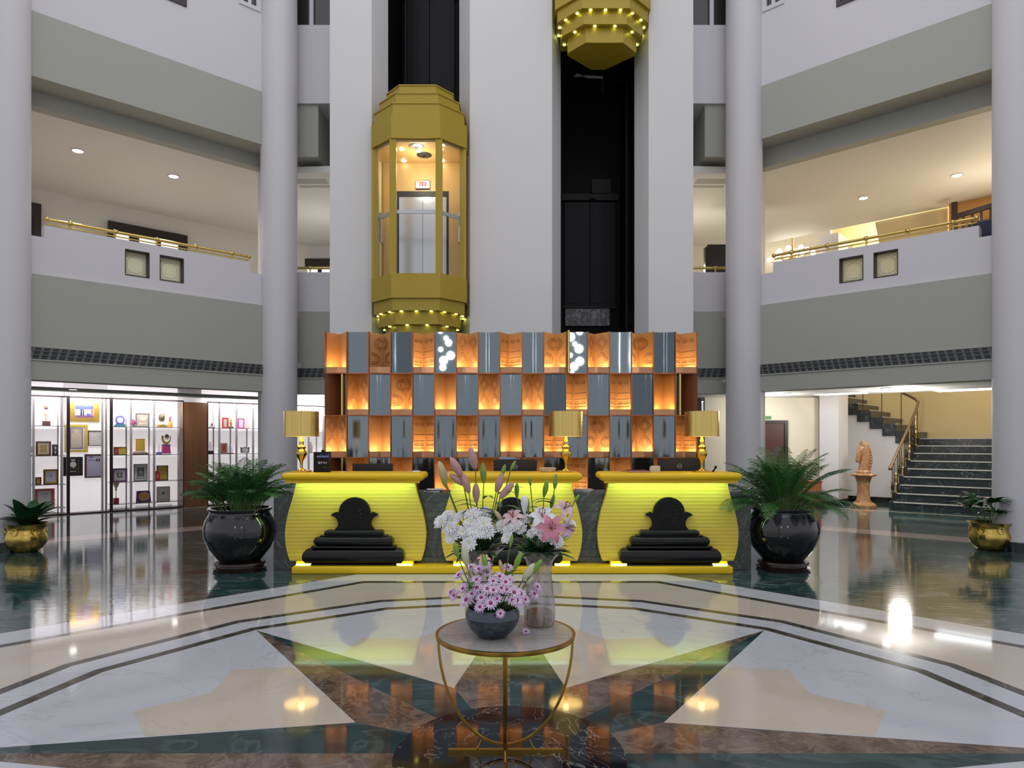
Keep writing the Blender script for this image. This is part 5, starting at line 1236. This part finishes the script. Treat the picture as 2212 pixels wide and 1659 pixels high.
# door with exit sign
DOORW = P('red_brown_door', (.06,.014,.010), .35, var=.2, stretch=(6,6,.4))
xd0, xd1 = px(1640,17.5), px(1703,17.5)
mb = MB(); mb.box(xd0, xd0+.08, 17.52, 17.6, 0, 2.1); mb.box(xd1-.08, xd1, 17.52, 17.6, 0, 2.1); mb.box(xd0+.08, xd1-.08, 17.52, 17.6, 2.02, 2.1); dr = struct('door_1', mb, DARKW)
mb = MB(); mb.box(xd0+.08, xd1-.08, 17.55, 17.59, .01, 2.02); mb.box(xd0+.16, xd1-.16, 17.535, 17.551, 1.2, 1.9); mb.box(xd0+.16, xd1-.16, 17.535, 17.551, .2, 1.05); mb.build('leaf', DOORW, dr)
mb = MB(); x = px(1664,17.5); mb.box(x-.09, x+.05, 17.56, 17.6, 2.13, 2.21); solo('exit_sign', mb, E('sign_green', (.06,.16,.05), .6), 'small green exit sign above the red brown door', 'sign')
t = thing('wooden_chest', (px(1742,17.2), 17.25, 0), 'low orange brown wooden chest seen through the drooping palm', 'chest')
OW = P('orange_wood', (.30,.085,.025), .35, var=.25, stretch=(1,1,4))
xa, xb = px(1700,17.2), px(1767,17.2)
mb = MB(); mb.box(xa, xb, 17.0, 17.5, .04, .56); mb.build('body', OW, t)
mb = MB(); mb.box(xa-.02, xb+.02, 16.98, 17.52, .56, .60); mb.build('lid', OW, t)
for z in (.12, .34):
    mb = MB(); mb.box(xa+.04, xb-.04, 16.985, 17.0, z, z+.17); mb.build('drawer', OW, t)
mb = MB(); mb.box(xa+.02, xb-.02, 17.02, 17.48, 0, .04); mb.build('plinth', DARKW, t)
# ---------------------------------------------------------------- horse head on its pedestal
ONYX = marble('honey_onyx', (.42,.22,.09), (.62,.42,.25), 5, .3, .05, .6, (.28,.12,.045), .8, 1.6, (1,1,.6))
hc = Vector((px(1865,16.65), 16.65, 0))
t = thing('pedestal', hc, 'turned honey coloured stone pedestal under the horse head', 'pedestal')
mb = MB(); mb.lathe([(.30,0),(.30,.05),(.25,.09),(.19,.12),(.19,.14)], hc, 8); mb.build('foot', ONYX, t, 30)
mb = MB(); mb.lathe([(.17,.14),(.15,.18),(.135,.40),(.14,.56),(.165,.66),(.19,.72)], hc, 28, wob=lambda a, z: 1+.03*math.cos(8*a)); mb.build('shaft', ONYX, t, 50)
mb = MB(); mb.lathe([(.19,.72),(.28,.745),(.29,.77),(.27,.795),(.2,.80)], hc, 28); mb.build('cap', ONYX, t, 40)
t = thing('horse_statue', hc + Vector((0,0,.80)), 'carved honey stone horse head with arched neck and small ears', 'statue'); b = hc + Vector((0,0,.80))
HM = marble('honey_onyx_dark', (.33,.17,.065), (.50,.32,.17), 6, .35, .05, .5, (.22,.095,.03), .8, 1.6)
mb = MB(); mb.lathe([(.15,0),(.16,.03),(.15,.06),(.13,.08)], b, 24); mb.build('base', ONYX, t, 40)
def body(rings, n=18):
    """rings: (x, z, half length along x, half depth along y, tilt)"""
    out = []
    for x, z, rx, ry, tl in rings:
        out.append([b + Vector((x + rx*math.cos(2*PI*j/n)*math.cos(tl), ry*math.sin(2*PI*j/n), z + rx*math.cos(2*PI*j/n)*math.sin(tl))) for j in range(n)])
    return out
mb = MB()
mb.loft(body([(.0,.05,.13,.11,0),(.015,.14,.125,.10,0),(.035,.26,.12,.095,.1),(.045,.38,.125,.09,.25),(.04,.50,.13,.085,.45),(.02,.60,.125,.078,.8),(-.02,.665,.10,.07,1.2),(-.06,.68,.085,.065,1.5)]))
mb.loft(body([(.03,.64,.085,.065,-.9),(-.02,.60,.105,.075,-.75),(-.07,.52,.09,.068,-.6),(-.105,.43,.068,.055,-.5),(-.125,.35,.056,.048,-.45),(-.135,.30,.058,.05,-.4),(-.14,.265,.045,.042,-.35)]))
mb.build('head_and_neck', HM, t, 70)
for sy in (-1, 1):
    mb = MB(); mb.loft([[b + Vector((.0+q*.03*math.cos(a)-.01*k, sy*.05+q*.018*math.sin(a), .66+.045*k)) for a in [2*PI*j/8 for j in range(8)]] for k, q in enumerate((1,.95,.7,.08))]); mb.build('ear', HM, t, 60)
    mb = MB(); mb.ball(b + Vector((-.075, sy*.066, .545)), .014); mb.build('eye', ONYX, t, 60)
mb = MB()
for k in range(9):
    a = k/8; x = .10+.075*math.sin(a*2.6); z = .66-.55*a; mb.ball(b + Vector((x, 0, z)), .045, .05, 8, 6)
mb.build('mane', HM, t, 60)
# ================================================================ gallery furnishings
def handrail(side, xs, xe, z, label, o=.11):
    T = SIDE[side]; a, b_ = so(xs, o)[0], so(xe, o)[0]
    t = thing('handrail', T @ Vector(((a+b_)/2, o, 4.78)), label, 'handrail')
    mb = MB(T); mb.tube([(a,o,z),(b_,o,z)], .025, 10); mb.ball((a,o,z), .04); mb.ball((b_,o,z), .04); mb.build('rail', BRASS, t, 60)
    mb = MB(T); mb.tube([(a,o+.03,z-.06),(b_,o+.03,z-.06)], .011, 8); mb.build('lower_rail', BRASS, t, 60)
    n = 5
    for k in range(n):
        s = a + (b_-a)*(k+.5)/n; mb = MB(T); mb.cyl((s,o,4.781), .012, z-4.781, 8); mb.ball((s,o,z), .042); mb.ball((s,o+.03,z-.06), .022); mb.build('bracket', BRASS, t, 60)
    return t
handrail('l', 100, 538, 4.90, 'polished brass handrail on the gallery parapet above the display wall')
handrail('r', 100, 538, 4.92, 'polished brass handrail on the gallery parapet above the stairs')
for sg, lab in ((-1,'short brass handrail on the back gallery beside the gold elevator'),(1,'short brass handrail on the back gallery beside the empty shaft')):
    xa, xb = sorted((sg*3.16, sg*4.1)); t = thing('handrail', ((xa+xb)/2, 13.28, 4.78), lab, 'handrail')
    mb = MB(); mb.tube([(xa,13.28,4.88),(xb,13.28,4.88)], .026, 10); mb.build('rail', BRASS, t, 60)
    for x in (xa+.25, xb-.2): mb = MB(); mb.cyl((x,13.28,4.781), .012, .1, 8); mb.ball((x,13.28,4.88), .036); mb.build('bracket', BRASS, t, 60)
# little square openings: dark reveal, etched glass
ETL = P('etched_line', (.75,.76,.70), .4)
for sd in 'lr':
    T = SIDE[sd]
    for k, (xa, xb) in enumerate(((270,323),(345,397))):
        a, b_ = so(xa,.02)[0], so(xb,.02)[0]; w_ = struct('window_%d' % (7+k+(0 if sd == 'l' else 2)), (lambda m: (m.box(a,b_,.015,.235,4.22,4.235), m.box(a,b_,.015,.235,4.625,4.64), m.box(a,a+.014,.015,.235,4.235,4.625), m.box(b_-.014,b_,.015,.235,4.235,4.625), m)[-1])(MB(T)), DARKW)
        mb = MB(T); mb.box(a+.014, b_-.014, .15, .16, 4.235, 4.625); pn = mb.build('pane', ETCH, w_)
        c = ((a+b_)/2, .146, 4.43)
        for q in (1, .8):
            mb = MB(T); hx, hz = (b_-a)*.40*q, .155*q; ch = .055
            mb.tube([(c[0]+x, c[1], c[2]+z) for x, z in ((hx,hz-ch),(hx-ch,hz),(-hx+ch,hz),(-hx,hz-ch),(-hx,-hz+ch),(-hx+ch,-hz),(hx-ch,-hz),(hx,-hz+ch))], .006, 4, True); mb.build('etched_border', ETL, w_)
# left gallery: dark window with bright panes, dark door
DAY = E('daylight_pane', (.88,.95,.85), .85)
a, b_ = so(232,4.7)[0], so(402,4.7)[0]
mb = MB(ML); mb.box(a,b_,4.6,4.7,6.12,6.34)
for q in ((232,247),(277,298),(337,345),(383,402)): mb.box(so(q[0],4.7)[0], so(q[1],4.7)[0], 4.6, 4.7, 4.9, 6.12)
mb.box(a,b_,4.6,4.7,4.8,4.9); wn = struct('window_11', mb, DARKW)
mb = MB(ML); mb.box(a+.02,b_-.02,4.66,4.69,4.9,6.12); mb.build('pane', DAY, wn)
a, b_ = so(30,4.7)[0], so(87,4.7)[0]
mb = MB(ML); mb.box(a,b_,4.58,4.7,4.035,6.40); dr = struct('door_2', mb, DARKW)
mb = MB(ML); mb.box(b_-.35,b_-.12,4.56,4.579,4.3,6.1); mb.build('leaf', EBONY, dr)
for sg, n_ in ((-1, 12),):
    x0, x1 = px(610,18.28), px(722,18.28)
    mb = MB(); mb.box(x0,x1,18.2,18.3,6.12,6.36); mb.box(x0,x0+.5,18.2,18.3,4.9,6.12); mb.box(x0+.95,x0+1.05,18.2,18.3,4.9,6.12); mb.box(x1-.1,x1,18.2,18.3,4.9,6.12); wn = struct('window_%d' % n_, mb, DARKW)
    mb = MB(); mb.box(x0+.05,x1-.05,18.25,18.29,4.9,6.12); mb.build('pane', DAY, wn)
# right gallery: bright stairwell beyond a pier, banister and blue screen
a, b_ = so(320,5.3,'l')[0], so(165,5.3)[0]
mb = MB(MR); s1_, s2_ = so(2*CX-1890,5.45)[0], so(2*CX-2047,5.45)[0]; s3_ = so(2*CX-1915,5.45)[0]
mb.xz([(s2_,4.03),(s3_,4.03),(s3_,5.3),(s1_,6.72),(s2_,6.72)], 5.45, 5.6); struct('wall_stair_underside', mb, TAN)
mb = MB(MR); mb.box(4.9, 10.5, 6.9, 7.05, 4.03, 8.6); struct('wall_gallery_right', mb, CREAMW)
ORW = P('orange_wallpaper', (.55,.27,.08), .5, var=.1)
mb = MB(MR); mb.box(SL, so(2*CX-2050,5.2)[0], 5.2, 5.3, 4.03, 6.72); struct('wall_gallery_orange', mb, ORW)
t = thing('banister', MR @ Vector((so(2*CX-2100,4.6)[0], 4.6, 4.03)), 'dark wooden banister at the far end of the stair side gallery', 'banister')
sa, sb = so(2*CX-2062,4.6)[0], so(2*CX-2160,4.6)[0]
mb = MB(MR); mb.box(sa-.05, sa+.05, 4.55, 4.65, 4.03, 6.55); mb.build('newel', DARKW, t)
mb = MB(MR); mb.bar((sa,4.6,6.25),(sb,4.6,6.35),.07,.09); mb.build('top_rail', DARKW, t)
for k in range(4): mb = MB(MR); s = sa + (sb-sa)*(k+1)/5; mb.cyl((s,4.6,4.03), .022, 2.25, 8); mb.build('baluster', DARKW, t, 50)
mb = MB(MR); mb.box(sa-.18,sb,4.9,4.98,4.03,6.15); solo('navy_screen', mb, P('navy_fabric', (.012,.02,.07), .7, var=.2), 'navy blue panel behind the dark banister', 'screen')
mb = MB(MR); s = so(2*CX-2134,.5)[0]; mb.bbox(s-.28,s+.14,.35,.75,4.031,4.93,.03); solo('navy_chair_back', mb, P('navy_upholstery', (.008,.012,.05), .6, var=.2), 'navy upholstered chair back at the parapet gap by the near column', 'chair', smooth=30)
# chandelier
GLOBE = E('globe_bulb', (1,.93,.78), 5)
cs, cd = so(2*CX-1712, 5.6); cc = MR @ Vector((cs, 5.6, 0))
ch = thing('chandelier', (cc.x, cc.y, 6.1), 'brass chandelier of white globes seen over the parapet beside the column', 'chandelier')
mb = MB(); mb.cyl((cc.x,cc.y,6.3), .02, 2.29, 8); mb.ball((cc.x,cc.y,6.26), .07); mb.build('stem', BRASS, ch, 60)
for k in range(14):
    ring_ = k % 2; a = 2*PI*k/14; r = .55 if ring_ == 0 else .34; z = 6.28 if ring_ == 0 else 6.44
    p = Vector((cc.x+r*math.cos(a), cc.y+r*math.sin(a), z))
    mb = MB(); mb.tube([(cc.x,cc.y,6.27),(cc.x+r*.6*math.cos(a),cc.y+r*.6*math.sin(a),6.17),(p.x,p.y,p.z-.06)], .008, 5); ar = mb.build('arm', BRASS, ch, 60)
    mb = MB(); mb.ball(p, .065, None, 12, 8); mb.build('globe', GLOBE, ar, 60)
mb = MB(); xa, xb = px(1529,15.5), px(1580,15.5); mb.box(xa, xb, 15.5, 15.6, 4.031, pz(528,15.5)); mb.box(xa-.06, xa, 15.48, 15.62, 4.031, pz(534,15.5)); solo('display_board', mb, P('board_black', (.014,.013,.010), .4, var=.2), 'tall black display board on the back gallery next to the column', 'board')
# ---------------------------------------------------------------- air grilles
VENT = P('grille_grey', (.10,.11,.11), .5, var=.1)
def grille(T, a, b_, o, label, z0=2.775, z1=2.95):
    t = thing('air_grille', T @ Vector(((a+b_)/2, o, z0)), label, 'vent', 'air grilles under the gallery')
    mb = MB(T); mb.box(a,b_,o-.018,o-.001,z0-.02,z0); mb.box(a,b_,o-.012,o-.001,z1,z1+.008); mb.build('frame', GREY, t)
    mb = MB(T); mb.box(a,b_,o-.004,o-.001,z0,z1); mb.build('backing', P('grille_shadow', (.035,.038,.038), .6), t)
    mb = MB(T)
    n = max(4, int((b_-a)/.11)); h_ = z1-z0
    for k in range(n):
        s = a + (b_-a)*(k+.5)/n; mb.add([(s-.045,o-.014,z0),(s-.005,o-.014,z0),(s+.045,o-.006,z1),(s+.005,o-.006,z1)], [(0,1,2,3)])
    for z in (z0+.055, z0+.115): mb.box(a,b_,o-.016,o-.005,z,z+.012)
    g = mb.build('louvre_panel', VENT, t, recalc=False)
grille(ML, so(40,-.03)[0], so(570,-.03)[0], -.03, 'long dark louvred air grille over the display wall')
grille(MR, so(40,-.03)[0], so(570,-.03)[0], -.03, 'long dark louvred air grille over the stairs')
grille(Matrix(), px(638,13.18), -3.145, 13.18, 'short dark air grille between the column and the copper screen, display wall side')
grille(Matrix(), 3.145, px(1572,13.18), 13.18, 'short dark air grille between the copper screen and the column, stair side')
# ---------------------------------------------------------------- ceiling lights
def downlight(x, y, z, label, r=.075, e=60, col=(1,.96,.9), lampmat=None, grp='recessed ceiling lights', spot=True):
    d = (z-EYE)*F/(HZ-y); p = Vector((px(x,d), d, z))
    t = thing('ceiling_light', p - Vector((0,0,.02)), label, 'ceiling light', grp)
    mb = MB(); mb.lathe([(r,-.016),(r*1.3,-.012),(r*1.35,-.0005),(r,-.0005)], p, 24, cap=False); mb.build('trim_ring', WHITE, t, 50)
    mb = MB(); mb.cyl(p + Vector((0,0,-.010)), r, .009, 20); mb.build('lens', lampmat or SPOT, t, 40)
    if spot: lamp('SPOT', 'downlight_lamp', p - Vector((0,0,.05)), e, col, .16, (0,0,0), angle=2.6, blend=.8)
SPOTB = E('lamp_bright', (1,.98,.95), 16)
GZ = 6.7195
downlight(168,325,GZ,'bright round gallery light nearest the display wall corner column',.085,150,(1,.95,.86),SPOTB)
downlight(375,380,GZ,'bright round gallery light farther along above the display wall',.085,150,(1,.95,.86),SPOTB)
downlight(2067,378,GZ,'bright round gallery light above the blue chair back',.085,170,(1,.90,.70),SPOTB)
downlight(1865,427,GZ,'bright round gallery light above the middle of the stair side parapet',.085,170,(1,.90,.70),SPOTB)
GC = 2.6795
downlight(1700,849,GC,'small round ceiling light in front of the red brown door',.07,25,(.95,.96,1),SPOT)
downlight(1915,838,GC,'small round ceiling light in front of the stairs',.08,30,(.95,.96,1),SPOT)
downlight(158,840.5,2.5995,'small round ceiling light in front of the gilt framed photograph',.07,22,(1,.95,1),SPOT)
downlight(378,856,2.5995,'small round ceiling light in front of the wooden panel',.07,22,(1,.95,1),SPOT)
downlight(1513,868,GC,'small round ceiling light beyond the copper screen',.06,15,(1,1,1),SPOT)
def panel_light(x, y, w, h, label):
    d = (GC-EYE)*F/(HZ-y); c = Vector((px(x,d), d, GC)); li = MR.inverted() @ c
    t = thing('ceiling_panel_light', c - Vector((0,0,.02)), label, 'ceiling light', 'long recessed ceiling lights')
    mb = MB(MR @ Matrix.Translation((li.x, li.y, GC))); mb.box(-w-.03,w+.03,-h-.03,h+.03,-.014,-.0005); mb.build('housing', WHITE, t)
    mb = MB(MR @ Matrix.Translation((li.x, li.y, GC))); mb.box(-w,w,-h,h,-.018,-.0141); mb.build('diffuser', SPOTSM, t)
panel_light(1815,849.5,.5,.28,'rectangular recessed light above the white pier')
panel_light(2085,841,.55,.3,'rectangular recessed light above the stairs')
panel_light(1535,866,.3,.2,'rectangular recessed light beyond the copper screen')
# bare point lights; those in gallery and lobby are added to brighten
lamp('POINT', 'stairwell_lamp', MR @ Vector((-.2, 8.0, 6.0)), 300, (1,.86,.56), .85)
lamp('POINT', 'stairwell_lamp', MR @ Vector((4.0, 8.0, 7.2)), 170, (1,.86,.62), .8)
lamp('POINT', 'gallery_fill', MR @ Vector((6.2, 6.0, 5.9)), 90, (1,.9,.72), .5)
lamp('POINT', 'gallery_fill', MR @ Vector((-1.5, 4.2, 5.6)), 36, (1,.75,.45), .2)
lamp('POINT', 'back_lamp', (-4.2, 15.8, 5.4), 26, (1,.96,.9), .2)
lamp('POINT', 'back_lamp', (4.2, 15.8, 5.4), 40, (1,.92,.75), .2)
lamp('POINT', 'lobby_fill', MR @ Vector((5.2, 4.0, 2.3)), 42, (1,.95,.88), .2)  # this and the next are added to brighten the stair wall and pier
lamp('POINT', 'lobby_fill', MR @ Vector((2.6, 4.3, 2.3)), 80, (1,.95,.88), .2)
# clusters of glass globes hanging over the lobby behind the viewer, mirrored in the copper screen
GLB = E('pendant_globe_white', (1,.97,.93), 12)
rg = random.Random(2)
for k, (x, y, z) in enumerate(((-2.25,-3.1,4.75),(2.15,-3.1,4.55))):
    t = thing('pendant_light', (x, y, z-.8), ('white globe cluster mirrored high in the copper screen near the gold elevator','white globe cluster mirrored high in the copper screen near the empty shaft')[k], 'pendant light', 'globe pendants over the lobby')
    for q in range(8):
        g = Vector((x + .16*math.cos(2.4*q)*(1+.3*(q%2)), y + .16*math.sin(2.4*q), z + .75 - .2*q)); r_ = rg.choice((.08,.11,.14))
        mb = MB(); mb.cyl(g, .004, 12.4-g.z, 6); cd_ = mb.build('cord', STEEL, t)
        mb = MB(); mb.ball(g, r_, None, 20, 12); mb.build('globe', GLB, cd_, 80)
lamp('POINT', 'gallery_fill', MR @ Vector((.8, 3.6, 5.6)), 40, (1,.88,.66), .2)  # added without a fixture to brighten the tan stair underside
